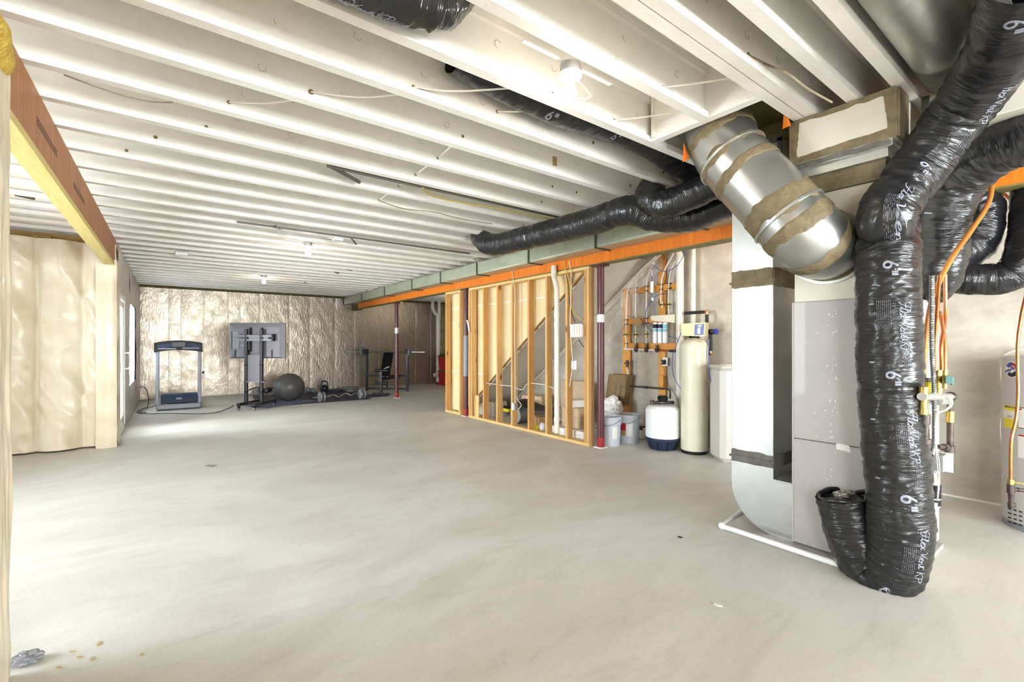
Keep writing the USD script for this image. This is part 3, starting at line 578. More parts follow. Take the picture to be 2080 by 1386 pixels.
def flexthing(label, fx, prints=(), group='black insulated flexible ducts', extra=None, name='flexible_duct'):
    t = Thing(name, label, 'duct', group)
    for g in fx:
        m, uv = g.mesh(); t.add('duct_sleeve', m, M['flex'], smooth=True, uv=uv)
    for nm, ms, mt in prints:
        for q in (ms if isinstance(ms, list) else [ms]): t.add(nm, q, mt, smooth=False)
    if extra: extra(t)
    t.done(); return t
T6 = lambda h: meshkit.text_mesh('6"', h, .0006, True)
# the big one: down from the ceiling, kinked, then to the floor and up again to an open end
up = Flex([ad(2100, -70, 1.56), ad(2078, 0, 1.68), ad(2052, 70, 1.85), ad(2008, 145, 2.05), ad(1940, 240, 2.25), ad(1868, 340, 2.37), ad(1809, 418, 2.38), ad(1800, 452, 2.39), ad(1806, 478, 2.50)], .128, 3, ds=.009, n=72, pinch=((.78, .10, .02), (.93, .14, .03), (.22, .09, .03)))
lo = Flex([ad(1800, 476, 2.50), ad(1801, 520, 2.44), ad(1803, 640, 2.41), ad(1809, 800, 2.40), ad(1821, 950, 2.39), ad(1828, 1075, 2.40), ad(1812, 1152, 2.46), ad(1772, 1156, 2.55), ad(1736, 1092, 2.61), ad(1714, 1008, 2.63)], .137, 8, ds=.008, n=80, wr=1.15, pinch=((.0, .30, .03), (.36, .05, .02)))
def lip(t):
    P, N, B = lo.P[-1], lo.N[-1], lo.B[-1]; T = lo.T[-1]; th = np.linspace(0, 2 * np.pi, 49)
    rr = .122 + .006 * np.sin(th * 5) + .004 * np.sin(th * 11)
    t.add('rolled_lip', sweep([P + (rr[i]) * (math.cos(th[i]) * N + math.sin(th[i]) * B) + T * (.012 * math.sin(3 * th[i])) for i in range(49)], .014, 8, False), M['flex'], smooth=True)
    thq = np.linspace(0, 1, 12); d = lathe([(max(.002, .118 * q), -.035 + .02 * q) for q in thq], (0, 0, 0), 40); d.vertices[:, 2] += .045 * noise2(d.vertices[:, 0], d.vertices[:, 1], 26, 26, 4); d.vertices = P + d.vertices[:, :1] * N + d.vertices[:, 1:2] * B + d.vertices[:, 2:] * T; t.add('inner_sleeve', d, M['flex'], smooth=True, uv=np.c_[d.vertices[:, 0], d.vertices[:, 1]])
    fb = trimesh.creation.icosphere(3); v = fb.vertices; fb.vertices = v * (1 + 1.2 * (meshkit.fbm(v * 3 + 2, 4, 6) - .5))[:, None] * [.05, .04, .02]; fb.vertices = fb.vertices @ np.array([N, B, T]) + P + .01 * T; t.add('foil_liner', fb, M['chrome'], smooth=20)
PR = []
def add_print(kind, ms): PR.append((kind, ms, M['print'] if kind != 'fine_print' else M['fineprint']))
add_print('lettering', [up.print_(script('Flex Vent KP', .047), 2030, 215, 1), up.print_(script('Flex Vent KP', .045), 1836, 448, 1), up.print_(T6(.052), 1886, 338, 1), up.print_(T6(.055), 2065, 60, 1)])
add_print('lettering', [lo.print_(script('Flex Vent KP', .047), 1846, 665, 1), lo.print_(script('Flex Vent KP', .047), 1862, 890, 1), lo.print_(script('Flex Vent KP', .047), 1882, 1138, 1), lo.print_(T6(.055), 1811, 540, 1), lo.print_(T6(.055), 1819, 773, 1), lo.print_(T6(.06), 1848, 1028, 1), lo.print_(T6(.05), 1795, 1212, 1)])
add_print('fine_print', [up.print_(lines(.11, .05, 5, 3), 1970, 285, 1), up.print_(lines(.11, .06, 8, 4), 1812, 432, 1), lo.print_(lines(.13, .028, 4, 5), 1850, 730, 1), lo.print_(lines(.13, .028, 4, 6), 1873, 965, 1), lo.print_(lines(.12, .05, 7, 7), 1840, 890, 1), lo.print_(lines(.14, .06, 8, 8), 1800, 640, 1), lo.print_(lines(.13, .05, 7, 9), 1850, 1145, 1)])
add_print('tick_mark', [lo.print_(box(0, .008, 0, .022, 0, .0006), px, py, 1) for px, py in ((1764, 617), (1765, 735), (1767, 852), (1778, 973))])
flexthing('large black duct running from the ceiling to a U bend by the furnace foot', [up, lo], PR, extra=lip)
f2 = Flex([ad(2170, 255, 2.25), ad(2085, 282, 2.33), ad(2015, 312, 2.46), ad(1952, 368, 2.62), ad(1917, 440, 2.72), ad(1908, 520, 2.74), ad(1888, 572, 2.80), ad(1845, 590, 2.95)], np.array([.13]), 15, n=64, pinch=((.40, .10, .025),))
flexthing('fat black insulated duct curving down behind the large one beside the furnace', [f2], [('tick_mark', [f2.print_(box(0, .009, 0, .04, 0, .0006), 1881, 433, 1)], M['print'])])
f3 = Flex([ad(1930, 380, 3.15), ad(1965, 400, 3.12), ad(1985, 440, 3.1), ad(1968, 495, 3.1), ad(1925, 520, 3.12)], .135, 21, n=56, wr=1.2)
flexthing('short black duct elbow behind the orange copper line', [f3])
f4 = Flex([ad(1880, 572, 3.15), ad(1935, 566, 3.1), ad(1990, 568, 3.02), ad(2040, 562, 2.95), ad(2075, 536, 2.9), ad(2092, 470, 2.9), ad(2098, 380, 2.95)], .098, 27, n=56)
flexthing('slimmer black duct running low to the right above the copper pipes', [f4])
# ceiling ducts
f5 = Flex([(-.4, 1.76, 2.78), (.2, 1.76, 2.76), (.62, 1.755, 2.755), (.80, 1.75, 2.765), (.90, 1.75, 2.80), (.96, 1.75, 2.87), (.98, 1.75, 2.95)], .145, 33, n=64, pinch=((.93, .08, .03),))
flexthing('black insulated duct in the ceiling joist bay near the top of the picture', [f5], [('lettering', [f5.print_(script('Flex Vent KP', .05), 724, 20, 1)], M['print']), ('fine_print', [f5.print_(lines(.1, .035, 5, 4), 790, 47, 1)], M['fineprint'])])
f6 = Flex([(1.24, 2.17, 2.89), (1.6, 2.165, 2.84), (2.0, 2.165, 2.825), (2.5, 2.165, 2.855), (3.0, 2.165, 2.84), (3.45, 2.165, 2.74), (3.8, 2.18, 2.70)], .12, 39, n=56, ds=.014)
flexthing('black insulated duct half hidden in the joist bay behind the near lamp', [f6], [('lettering', [f6.print_(T6(.06), 1122, 240, 1), f6.print_(T6(.06), 1250, 283, 1)], M['print'])])
f7 = Flex([ad(976, 472, 5.9), ad(979, 486, 5.76), ad(997, 497, 5.6), ad(1030, 493, 5.4), ad(1100, 476, 4.95), ad(1200, 451, 4.45), ad(1275, 428, 4.08), ad(1330, 440, 4.02), ad(1400, 440, 3.95), ad(1460, 418, 3.85), ad(1520, 400, 3.75)], .126, 45, n=56, ds=.012, pinch=((.34, .1, .03), (.66, .14, .03), (.06, .1, .04)))
flexthing('long black insulated duct running in front of the sheet-metal trunk', [f7])
f8 = Flex([ad(1340, 366, 4.12), ad(1326, 380, 4.03), ad(1320, 402, 3.9), ad(1350, 414, 3.78), ad(1400, 398, 3.66), ad(1450, 374, 3.56), ad(1510, 345, 3.46)], .115, 51, n=56, ds=.011, wr=1.2)
flexthing('black insulated duct looping over the end of the long one', [f8])

# ---- supply plenum and trunk at the ceiling
def blob_edge(pts, amp, seed):
    'closed outline with a brushed, uneven edge'
    P = np.array(pts, float); L = np.r_[P, P[:1]]; s = np.r_[0, np.cumsum(np.linalg.norm(np.diff(L, axis=0), axis=1))]; u = np.linspace(0, s[-1], int(s[-1] / .02) + 4)[:-1]
    Q = np.stack([np.interp(u, s, L[:, k]) for k in (0, 1)], 1); n = meshkit.fbm(np.c_[Q * 18, np.full(len(Q), seed)], 3, seed) - .5; n2 = meshkit.fbm(np.c_[Q * 18, np.full(len(Q), seed + 9)], 3, seed + 3) - .5
    return Polygon(Q + amp * 2 * np.c_[n, n2]).buffer(0)
def smear(poly, x, side=-1, t=.004):
    'mastic brushed on a face at constant x: (y, z) outline'
    g = [q for q in getattr(poly, 'geoms', [poly]) if q.area > 1e-5]
    return cat_([prism(q, 'x', x, x + side * t) for q in g])
t = Thing('supply_plenum', 'pale sheet-metal supply plenum with brushed mastic seams under the joists', 'duct')
t.add('trunk_box', box(3.03, 3.6, .72, 1.232, 2.385, 2.645, .004), M['plenum'])
ring_ = Polygon([(.72, 2.385), (1.232, 2.385), (1.232, 2.645), (.72, 2.645)]); inn = blob_edge([(.76, 2.435), (1.185, 2.42), (1.185, 2.625), (.765, 2.612)], .012, 3)
t.add('mastic', smear(ring_.difference(inn), 3.03), M['mastic'])
t.add('bottom_flange', [box(3.035, 3.6, .735, 1.215, 2.345, 2.385, .004), box(3.06, 3.6, .76, 1.19, 2.30, 2.345)], M['galv'])
t.add('mastic', [smear(blob_edge([(.74, 2.352), (1.21, 2.352), (1.21, 2.38), (.74, 2.38)], .006, 5), 3.035)], M['mastic2'])
t.add('collar', box(3.1, 3.68, .78, 1.16, 2.2, 2.302), M['mastic'])
# tapering hood down to the furnace, with folded facets
A = [(3.13, 1.15, 2.2), (3.13, .74, 2.2), (3.7, .74, 2.2), (3.7, 1.15, 2.2)]; B_ = [(3.2, 1.27, 1.75), (3.2, .74, 1.75), (3.8, .74, 1.75), (3.8, 1.27, 1.75)]
t.add('tapered_hood', hull(A + B_ + [(3.15, 1.0, 2.05)]), M['plenum'], smooth=False)
t.add('coil_case', box(3.2, 3.8, .74, 1.272, 1.565, 1.755, .003), M['plenum'])
t.add('side_seam', box(3.62, 3.64, .70, .72, 2.3, 2.645), M['mastic2']); t.add('side_seam', box(3.035, 3.2, .705, .72, 2.385, 2.64), M['mastic'])
t.add('sticker', quad((3.0285, 1.205, 2.5), (0, -1, 0), (0, 0, 1), .022, .042), M['paper'])
t.done()
t = Thing('trunk_duct', 'pale rectangular duct running to the right edge behind the large black duct', 'duct')
t.add('duct_section', box(3.3, 3.85, -.15, .655, 2.44, 2.645, .004), M['plenum']); t.add('duct_section', box(3.3, 3.85, -1.6, -.16, 2.44, 2.645, .004), M['plenum'])
t.add('drive_cleat', [box(3.285, 3.3, -.17, -.14, 2.44, 2.64), box(3.285, 3.3, .64, .672, 2.44, 2.645)], M['cleat']); t.done()
t = Thing('duct_box', 'dull sheet-metal takeoff box behind the top of the big round duct', 'duct')
q = ad(1555, 320, 3.35); t.add('box_body', cbox(q + [.15, 0, -.04], .3, .22, .3), M['galv_green']); t.add('mastic', [cbox(q + [-.004, 0, .1], .01, .23, .03), cbox(q + [-.004, -.1, -.04], .01, .03, .3)], M['mastic2']); t.done()
t = Thing('round_duct', 'plain galvanised round duct in the joist bay at the top right', 'duct')
q0, q1 = az(1905, 90, 2.74), np.array([0, 0, 0.])
yc = .535
t.add('pipe', sweep([(1.0, yc, 2.745), (2.0, yc, 2.745), (2.98, yc, 2.745)], .13, 48), M['galv'], smooth=40)
t.add('end_mastic', sweep([(2.98, yc, 2.745), (3.3, yc, 2.745)], .134, 40), M['mastic2'], smooth=40); t.done()
# ---- the big round return duct: straight run with elbows, banded with mastic
def tubeband(P, r, s0, s1, seed, amp=.03, off=.005, n=72):
    C = spline(P, .012); T, N, B = frames(C); s = np.r_[0, np.cumsum(np.linalg.norm(np.diff(C, axis=0), axis=1))]; th = np.linspace(0, 2 * np.pi, n + 1); c, q = np.cos(th), np.sin(th)
    a = s0 + amp * 2 * (meshkit.fbm(np.stack([c * 2.2 + 3, q * 2.2, np.full_like(c, seed)], -1), 4, seed) - .5); b = s1 + amp * 2 * (meshkit.fbm(np.stack([c * 2.2 + 8, q * 2.2, np.full_like(c, seed)], -1), 4, seed + 2) - .5)
    k = np.linspace(0, 1, 9); S = np.clip(a[None] * (1 - k[:, None]) + np.maximum(b, a + .004)[None] * k[:, None], 0, s[-1]); V = []
    for i in range(9):
        L = lambda A: np.stack([np.interp(S[i], s, A[:, m]) for m in range(3)], 1)
        rr = r + off * (.2 if i in (0, 8) else 1) + .004 * (meshkit.fbm(np.stack([c * 9, q * 9, S[i] * 60], -1), 2, seed) - .5)
        V.append(L(C) + rr[:, None] * (c[:, None] * L(N) + q[:, None] * L(B)))
    w = n + 1; i = np.arange(8)[:, None] * w; j = np.arange(n)[None]; a_, b_, c_, d_ = i + j, i + j + 1, i + w + j + 1, i + w + j
    return trimesh.Trimesh(np.vstack(V), np.concatenate([np.stack([a_, b_, c_], -1).reshape(-1, 3), np.stack([a_, c_, d_], -1).reshape(-1, 3)]), process=False)
RP = [np.array(q) for q in (ad(1448, 195, 3.06), ad(1460, 262, 2.98), ad(1484, 318, 2.90), ad(1548, 386, 2.78), ad(1608, 450, 2.68), ad(1640, 482, 2.66), ad(1668, 500, 2.71), (3.13, 1.085, 1.90), (3.21, 1.08, 1.90))]
RC = spline(RP, .02); RS = np.r_[0, np.cumsum(np.linalg.norm(np.diff(RC, axis=0), axis=1))]; rr = .2
t = Thing('round_duct', 'large galvanised round duct slanting from the ceiling, banded with brown mastic', 'duct')
t.add('pipe', sweep(RC, rr, 72), M['galv_bright'], smooth=40)
def s_at(px, py):
    d = ray(px, py); d = d / np.linalg.norm(d); Q = RC - EYEP; return float(RS[np.argmin(np.linalg.norm(Q - (Q @ d)[:, None] * d, axis=1))])
for i, (px, py, w, am) in enumerate(((1452, 235, .15, .05), (1468, 285, .05, .045), (1488, 322, .055, .035), (1518, 355, .05, .03), (1590, 430, .12, .05), (1618, 462, .05, .02), (1650, 490, .04, .02), (1690, 516, .03, .012))):
    s_ = s_at(px, py); t.add('mastic_band', tubeband(RP, rr, s_ - w / 2, s_ + w / 2, 60 + i, am), M['mastic'], smooth=40)
for px, py in ((1490, 325), (1603, 445), (1690, 516), (1730, 522)):
    s_ = s_at(px, py); t.add('crimped_seam', tubeband(RP, rr, s_ - .008, s_ + .008, 3, .0, .011), M['galv'], smooth=40)
t.add('collar_flange', sweep([(3.185, 1.08, 1.895), (3.196, 1.08, 1.895)], .232, 56), M['galv'], smooth=40); t.add('mastic_ring', sweep([(3.178, 1.08, 1.895), (3.186, 1.08, 1.895)], .216, 56), M['mastic'], smooth=40)
t.done()
# ================================================================ FURNACE AND ITS CONNECTIONS
FX, FY0, FY1 = 3.2, .72, 1.282
t = Thing('furnace', 'tall grey enamelled furnace cabinet in the middle of the ductwork', 'furnace')
t.add('upper_cabinet', box(FX, 3.86, FY0, FY1, .70, 1.565, .004), M['cabinet']); t.add('blower_cabinet', box(FX, 3.86, FY0, FY1, .035, .697, .004), M['cabinet'])
t.add('corner_trim', [box(FX - .003, FX + .02, FY1 - .008, FY1 + .003, .035, 1.565)], M['cabinet_edge'])
t.add('torn_sticker', prism(blob_edge([(1.04, .665), (.965, .66), (.975, .70), (1.045, .70)], .008, 4), 'x', FX - .001, FX), M['paper'])
r = np.random.default_rng(5); S_ = []
for i in range(46):
    z = r.uniform(.2, 1.56); y = 1.06 + r.normal(0, .014) + (.09 if r.uniform() < .15 else 0); a = r.uniform(.001, .003); S_.append(box(FX - .0008, FX, y - a, y + a, z, z + r.uniform(.003, .016)))
t.add('paint_drips', S_, M['paper'], kind='stuff')
t.add('front_panel', box(3.24, 3.84, FY0 - .02, FY0, .08, 1.5, .004), M['cabinet_edge'])
t.add('hazard_label', prism([(3.38, .70), (3.47, .70), (3.47, 1.0), (3.38, 1.05)], 'y', FY0 - .022, FY0 - .021), M['yellow'])
t.done()
t = Thing('return_duct', 'bright galvanised return drop with a curved boot left of the furnace', 'duct')
RX0, RX1, RY0, RY1 = 3.2, 3.62, 1.40, 1.68
t.add('drop', box(RX0, RX1, RY0, RY1, .50, 2.42, .003), M['galv_bright'])
o = []
for a in np.linspace(math.pi, 1.5 * math.pi, 14): o.append((RY1 - .27 + .27 * -math.cos(a), .30 + .27 * math.sin(a)))
prof = [(RY1, .50)] + [(RY1 - .30 - .30 * math.cos(a), .33 + .30 * math.sin(a)) for a in np.linspace(math.pi, 1.5 * math.pi, 14)] + [(FY1, .03), (FY1, .40), (RY0, .40), (RY0, .50)]
t.add('boot', prism(prof, 'x', RX0, 3.78), M['galv_bright'], smooth=20)
t.add('boot_shelf', box(RX0, 3.78, FY1, RY0, .398, .404), M['galv'])
t.add('slanted_panel', prism([(RY0 - .115, .42), (RY0 - .01, .42), (RY0 - .01, 1.25)], 'x', 3.50, 3.54), M['galv'])
for z, s, amp in ((.475, .06, .008), (1.69, .085, .010)):
    t.add('mastic_band', [smear(blob_edge([(RY0, z), (RY1, z), (RY1, z + s * 1.4), (RY0, z + s * 1.4)], amp, 7), RX0, -1, .006)], M['mastic2'] if z < 1 else M['mastic'])
    t.add('mastic_band', [prism(blob_edge([(RX0, z), (RX1, z), (RX1, z + s * 1.4), (RX0, z + s * 1.4)], amp, 9), 'y', RY0 - .006, RY0)], M['mastic2'] if z < 1 else M['mastic'])
    t.add('drive_cleat', [box(RX0 - .012, RX0, RY0 - .01, RY1 + .012, z + .03, z + .045)], M['mastic2'] if z < 1 else M['mastic'])
t.done()
t = Thing('drip_pan', 'flat drain pan with a white plastic rim under the furnace', 'pan')
t.add('rim', [rod((3.105, 1.70, .022), (3.105, .9, .022), .017), rod((3.105, 1.70, .022), (3.6, 1.78, .022), .015)], M['white'])
t.add('rim_elbow', trimesh.creation.icosphere(2, .024).apply_translation((3.105, 1.70, .024)), M['white'])
t.add('pan_floor', box(3.11, 3.95, .7, 1.70, 0, .03), M['cabinet']); t.done()
# gas, copper and drain lines at the front of the furnace
Yp = .60
P = lambda px, py, y=Yp: ay(px, py, y)
def pipe_thing(name, label, cat, parts, group=None):
    t = Thing(name, label, cat, group)
    for nm, ms, mt in parts: t.add(nm, ms, mt)
    t.done(); return t
pipe_thing('copper_line', 'orange-coated copper gas line hooking down from the orange beam', 'pipe', [('tubing', wire([ad(1968, 376, 2.9), ad(1990, 366, 2.85), ad(2012, 375, 2.75), ad(2008, 412, 2.65), ad(1975, 465, 2.55), ad(1930, 530, 2.48), ad(1897, 600, 2.45), ad(1884, 660, 2.45), ad(1877, 730, 2.46), ad(1874, 790, 2.46)], .0125, 14, .02), M['copper_coat'])], 'copper gas lines')
for i, (a, b, top, lab) in enumerate(((1908, 1901, 560, 'left one of the bare copper lines above the gas manifold'), (1920, 1913, 558, 'middle one of the bare copper lines above the gas manifold'), (1906, 1920, 640, 'right one of the bare copper lines above the gas manifold'))):
    pipe_thing('copper_line', lab, 'pipe', [('tubing', wire([P(a, top), P(a - 5 + 5 * i, 640), P(b - 1, 700), P(b, 752)], .009, 12), M['copper'])], 'copper gas lines')
cz = [P(1893, 560), P(1893, 700), P(1897, 780), P(1898, 860), P(1897, 905), P(1892, 925)]
C_ = spline(cz, .004); t = Thing('conduit', 'corrugated steel conduit behind the copper lines', 'conduit'); t.add('armoured_tube', sweep(C_, .0105 + .0022 * np.sin(np.arange(len(C_)) * 2.0), 10), M['conduit']); t.done()
t = Thing('gas_manifold', 'gas manifold of iron and brass fittings with a teal valve handle beside the furnace', 'gas pipe')
V = lambda px, a, b, r, y=Yp, n=14: rod(P(px, a, y), P(px, b, y), r, n)
t.add('brass_union', [V(1876, 786, 806, .020), V(1876, 806, 834, .016), V(1876, 830, 842, .019)], M['brass']); t.add('brass_union', [V(1906, 752, 764, .018), V(1906, 764, 790, .015), V(1906, 788, 800, .019)], M['brass']); t.add('brass_union', [V(1919, 750, 762, .015), V(1919, 760, 790, .012)], M['brass'])
t.add('valve_handle', [hull([P(x, y, Yp - d) for x in (1921, 1935) for y in (765 + (x > 1925) * -2, 780) for d in (.015, .05)]), rod(P(1934, 766, .57), P(1934, 782, .57), .008)], M['teal'])
t.add('header_pipe', [rod(P(1872, 806), P(1936, 806), .019, 16), rod(P(1905, 815), P(1925, 815), .022, 8)], M['zinc'])
t.add('elbow', [trimesh.creation.icosphere(2, .028).apply_translation(P(1931, 806))], M['iron'])
t.add('drip_leg', [V(1878, 842, 862, .023), V(1879, 860, 898, .015), V(1880, 892, 902, .024)], M['iron'])
t.add('drop_leg', [V(1930, 810, 840, .014), V(1930, 855, 905, .0155), V(1929, 905, 920, .023), V(1929, 918, 955, .014), V(1928, 943, 951, .022)], M['iron'])
t.add('brass_coupling', [V(1930, 835, 858, .019)], M['brass'])
t.add('branch_tee', [rod(P(1905, 908), P(1930, 909), .011), rod(P(1916, 909), P(1922, 909), .018)], M['iron'])
t.done()
pipe_thing('gas_regulator', 'grey gas regulator with a yellow sleeve between the copper pipes', 'regulator', [('body', [lathe([(.001, 0), (.03, 0), (.034, .02), (.03, .045), (.018, .055), (.018, .09), (.001, .09)], P(1887, 806, .64), 20)], M['zinc']), ('yellow_sleeve', [rod(P(1887, 800, .63), P(1887, 776, .63), .019)], M['yellow']), ('sleeve_cap', [rod(P(1887, 776, .63), P(1887, 768, .63), .017)], M['zinc']), ('lower_funnel', lathe([(.001, -.1), (.012, -.1), (.03, -.03), (.03, 0)], P(1891, 808, .64), 18), M['white']), ('yellow_tube', rod(P(1894, 758, .65), P(1896, 795, .65), .005), M['yellow'])])
q = P(1903, 938, .60)
pipe_thing('control_box', 'small grey junction box with white cover below the gas manifold', 'box', [('box_body', cbox(q, .09, .07, .085, .003), M['zinc']), ('cover', cbox(q + [.05, -.01, -.005], .012, .09, .1), M['white']), ('switch', cbox(q + [.062, -.02, .01], .02, .012, .012), M['white'])])
t = Thing('cable', 'pair of white low-voltage wires dangling in front of the gas manifold', 'cable')
for d in (0, 4): t.add('wire', wire([P(1926 + d, 806, .57), P(1932 + d, 818, .57), P(1922 + d, 832, .57), P(1902 + d / 2, 845, .57), P(1900 + d / 2, 900, .57), P(1904 + d, 945, .57), P(1906 + d / 2, 985, .57), P(1904, 1015, .57)], .0028), M['cable'])
t.done()
t = Thing('condensate_drain', 'black rubber coupling on a white condensate drain at the furnace foot', 'pipe')
t.add('inlet_grommet', V(1887, 958, 968, .028, .66), M['insul']); t.add('upper_pipe', [rod(P(1888, 963, .62), P(1896, 978, .60), .024), V(1896, 972, 992, .025)], M['ivory']); t.add('rubber_coupling', [V(1896, 984, 1018, .031), V(1899, 1008, 1030, .024)], M['black'])
t.add('hose_clamp', [V(1896, 1010, 1013, .033), V(1898, 1026, 1029, .027)], M['chrome']); t.add('lower_pipe', [rod(P(1893, 1022), P(1888, 1046, .62), .023), ], M['pvc']); t.done()
# water heater at the right edge
HC = np.array([4.95, .288]); HR = .27
t = Thing('water_heater', 'light grey gas water heater cut off by the right edge', 'water heater')
t.add('tank', lathe([(.001, .05), (HR, .05), (HR, 1.20), (HR - .012, 1.215), (.001, 1.225)], (*HC, 0), 64), M['heater']); t.add('base_ring', lathe([(HR - .03, 0), (HR - .005, 0), (HR - .002, .05), (HR - .03, .05)], (*HC, 0), 64), M['frame'])
def hang(px): # angle on the tank seen at this pixel
    d = ray(px, HZ)[:2]; d = d / np.linalg.norm(d); b = d @ HC; s = b - math.sqrt(max(0, b * b - HC @ HC + HR * HR)); q = s * d - HC; return math.atan2(q[1], q[0])
SG = 1 if hang(2060) > hang(2050) else -1
def curved(px0, px1, z0, z1, off=.0015, n=10):
    a = np.linspace(hang(px0), hang(px1), n); V = np.array([[HC[0] + (HR + off) * math.cos(q), HC[1] + (HR + off) * math.sin(q), z] for z in (z0, z1) for q in a]); F = []
    for i in range(n - 1): F += [[i, i + 1, n + i + 1], [i, n + i + 1, n + i]]
    return trimesh.Trimesh(V, F, process=False)
def hz(px, py): d = ray(px, HZ)[:2]; u = d / np.linalg.norm(d); b = u @ HC; s = b - math.sqrt(max(0, b * b - HC @ HC + HR * HR)); return EYE + (HZ - py) / FPX * s / np.linalg.norm(d)
def ctext(s_, px, py, h, bold=False, rot=0.0):
    m = meshkit.text_mesh(s_, h, .0004, bold); v = m.vertices.copy(); v[:, 0] -= v[:, 0].max() / 2; c, q = math.cos(rot), math.sin(rot); v[:, :2] = v[:, :2] @ [[c, q], [-q, c]]; a = hang(px) + SG * v[:, 0] / HR; R = HR + .002 + v[:, 2]
    m.vertices = np.c_[HC[0] + R * np.cos(a), HC[1] + R * np.sin(a), hz(px, py) + v[:, 1]]; return m
def z2(py, px=2055): return hz(px, py)
gu = [('energy_label', [curved(2039, 2066, z2(825), z2(871))], M['yellow']), ('label_panel', [curved(2038.5, 2066, z2(835), z2(851), .002)], M['paper']), ('label_lettering', [ctext('ENERGYGUIDE', 2052, 829, .011, True), ctext('5277', 2051, 848, .012, True)], M['ink']),
      ('warning_label', [curved(2069, 2092, z2(871, 2072), z2(827, 2072))], M['paper']), ('warning_label', [curved(2068, 2092, z2(930, 2072), z2(882, 2072))], M['paper']), ('label_border', [curved(2068, 2092, z2(870.5, 2072), z2(869, 2072), .002), curved(2068, 2092, z2(829, 2072), z2(827.5, 2072), .002)], M['ink']), ('warning_band', [curved(2069, 2092, z2(886, 2072), z2(883, 2072), .002), curved(2070, 2076, z2(833, 2072), z2(830, 2072), .002)], M['red'])]
for nm, ms, mt in gu: t.add(nm, ms, mt)
a0 = hang(2055); zc = z2(751); 
def disc(r0, r1, f0, f1, off, n=28):
    th = np.linspace(f0, f1, n); V = []; 
    for r_ in (r0, r1): V += [[HC[0] + (HR + off) * math.cos(a0 + SG * r_ * math.cos(q) / HR), HC[1] + (HR + off) * math.sin(a0 + SG * r_ * math.cos(q) / HR), zc + r_ * math.sin(q)] for q in th]
    F = []
    for i in range(n - 1): F += [[i, n + i, n + i + 1], [i, n + i + 1, i + 1]]
    return trimesh.Trimesh(V, F, process=False)
t.add('round_badge', [disc(.0, .058, 0, 2 * math.pi, .0012)], M['paper'])
t.add('badge_flag', [disc(.03, .05, .5, 1.5, .0018), disc(.01, .022, .2, 1.9, .0018)], M['red']); t.add('badge_flag', [disc(.022, .052, 1.5, 2.7, .0018)], M['blue']); t.add('badge_flag', [disc(.024, .052, 3.9, 5.9, .0018)], M['ink'])
bd = meshkit.text_mesh('American', .021, .0004, True); bb = ctext('American', 2055, 753, .02, True, .35); t.add('badge_lettering', bb, M['blue'])
sl = []
for i, py in enumerate((1034, 1043, 1052, 1061)):
    for k, px in enumerate((2052, 2063, 2074, 2085)):
        sl.append(curved(px - 4, px + 3, hz(px, py + k * 3 + 1.7), hz(px, py + k * 3 - 1.2), .0018, 4))
t.add('vent_slot', sl, M['ink'], kind='stuff')
t.done()
Q = lambda px, py, tt=2.95: ad(px, py, tt)
t = Thing('copper_line', 'copper gas line dropping in front of the water heater', 'pipe', 'copper gas lines')
t.add('tubing', wire([Q(2030, 388, 3.2), Q(2052, 405, 3.1), Q(2072, 430), Q(2088, 470), Q(2090, 560), Q(2075, 640), Q(2068, 690), Q(2067, 740), Q(2068, 800), Q(2064, 850), Q(2055, 890), Q(2053, 930), Q(2053, 975)], .0095, 12), M['copper'])
t.add('flare_nut', rod(Q(2053, 974), Q(2053, 984), .018, 6), M['brass']); t.add('gas_tee', [rod(Q(2053, 984), Q(2053, 1002), .019), rod(Q(2053, 1002), Q(2055, 1028), .014), rod(Q(2055, 1022), Q(2055, 1032), .019), rod(Q(2053, 994), Q(2064, 995), .014)], M['iron']); t.done()
pipe_thing('copper_line', 'thin brass-coloured pilot tube at the foot of the water heater', 'pipe', [('tubing', wire([Q(2056, 979), Q(2075, 983), Q(2100, 988)], .006), M['brass'])], 'copper gas lines')
pipe_thing('gas_pipe', 'dark iron gas pipe entering the water heater valve', 'pipe', [('pipe', rod(Q(2066, 995), Q(2100, 999), .013), M['iron'])])
pipe_thing('hose', 'white hose looping behind the water heater', 'hose', [('tubing', wire([ax(2095, 706, 5.30), ax(2050, 716, 5.3), ax(2034, 732, 5.31), ax(2031, 770, 5.31), ax(2040, 810, 5.31), ax(2030, 860, 5.31), ax(2032, 895, 5.31), ax(2042, 915, 5.31)], .009), M['cable'])])
# ================================================================ STUD WALL AND STAIR
SX0, SX1, ZT = 4.245, 4.35, 2.288
def studwall(label, y0, y1, ys, hdr=()):
    t = Thing('stud_wall', label, 'wall frame')
    t.add('bottom_plate', box(SX0, SX1, y0, y1, 0, .038, .002), M['plate']); t.add('top_plate', box(SX0, SX1, y0, y1, ZT - .04, ZT, .002), M['plate'])
    for i, y in enumerate(ys): t.add('stud', box(SX0 + .001 * (i % 3), SX1 - .001 * (i % 2), y - .019, y + .019, .038, ZT - .04, .002), M['stud2'] if i % 3 == 1 else M['stud'])
    for z0, z1, y in hdr: t.add('block', box(SX0 + .005, SX1, y - .015, y + .015, z0, z1), M['stud2'])
    return t
ys1 = [float(ax(p + 3, 700, SX0)[1]) for p in (978.6, 1006, 1036, 1070, 1106, 1147)]
t = studwall('main stretch of bare pine stud wall between two maroon posts', 4.07, 6.98, [4.092, 4.135] + ys1[::-1] + [6.9, 6.96]); 
t.add('cripple_stud', box(SX0 + .02, SX1 - .01, 6.80, 6.82, .038, .38), M['plate']); t.done()
t = studwall('short stud wall section left of the middle maroon post', 7.27, 7.84, [7.30, 7.82]); t.done()
t = Thing('stair_wall_panel', 'yellowish drywall back with white glue lines behind the studs', 'drywall panel')
sl = lambda y: 2.253 - .735 * (y - 4.319)
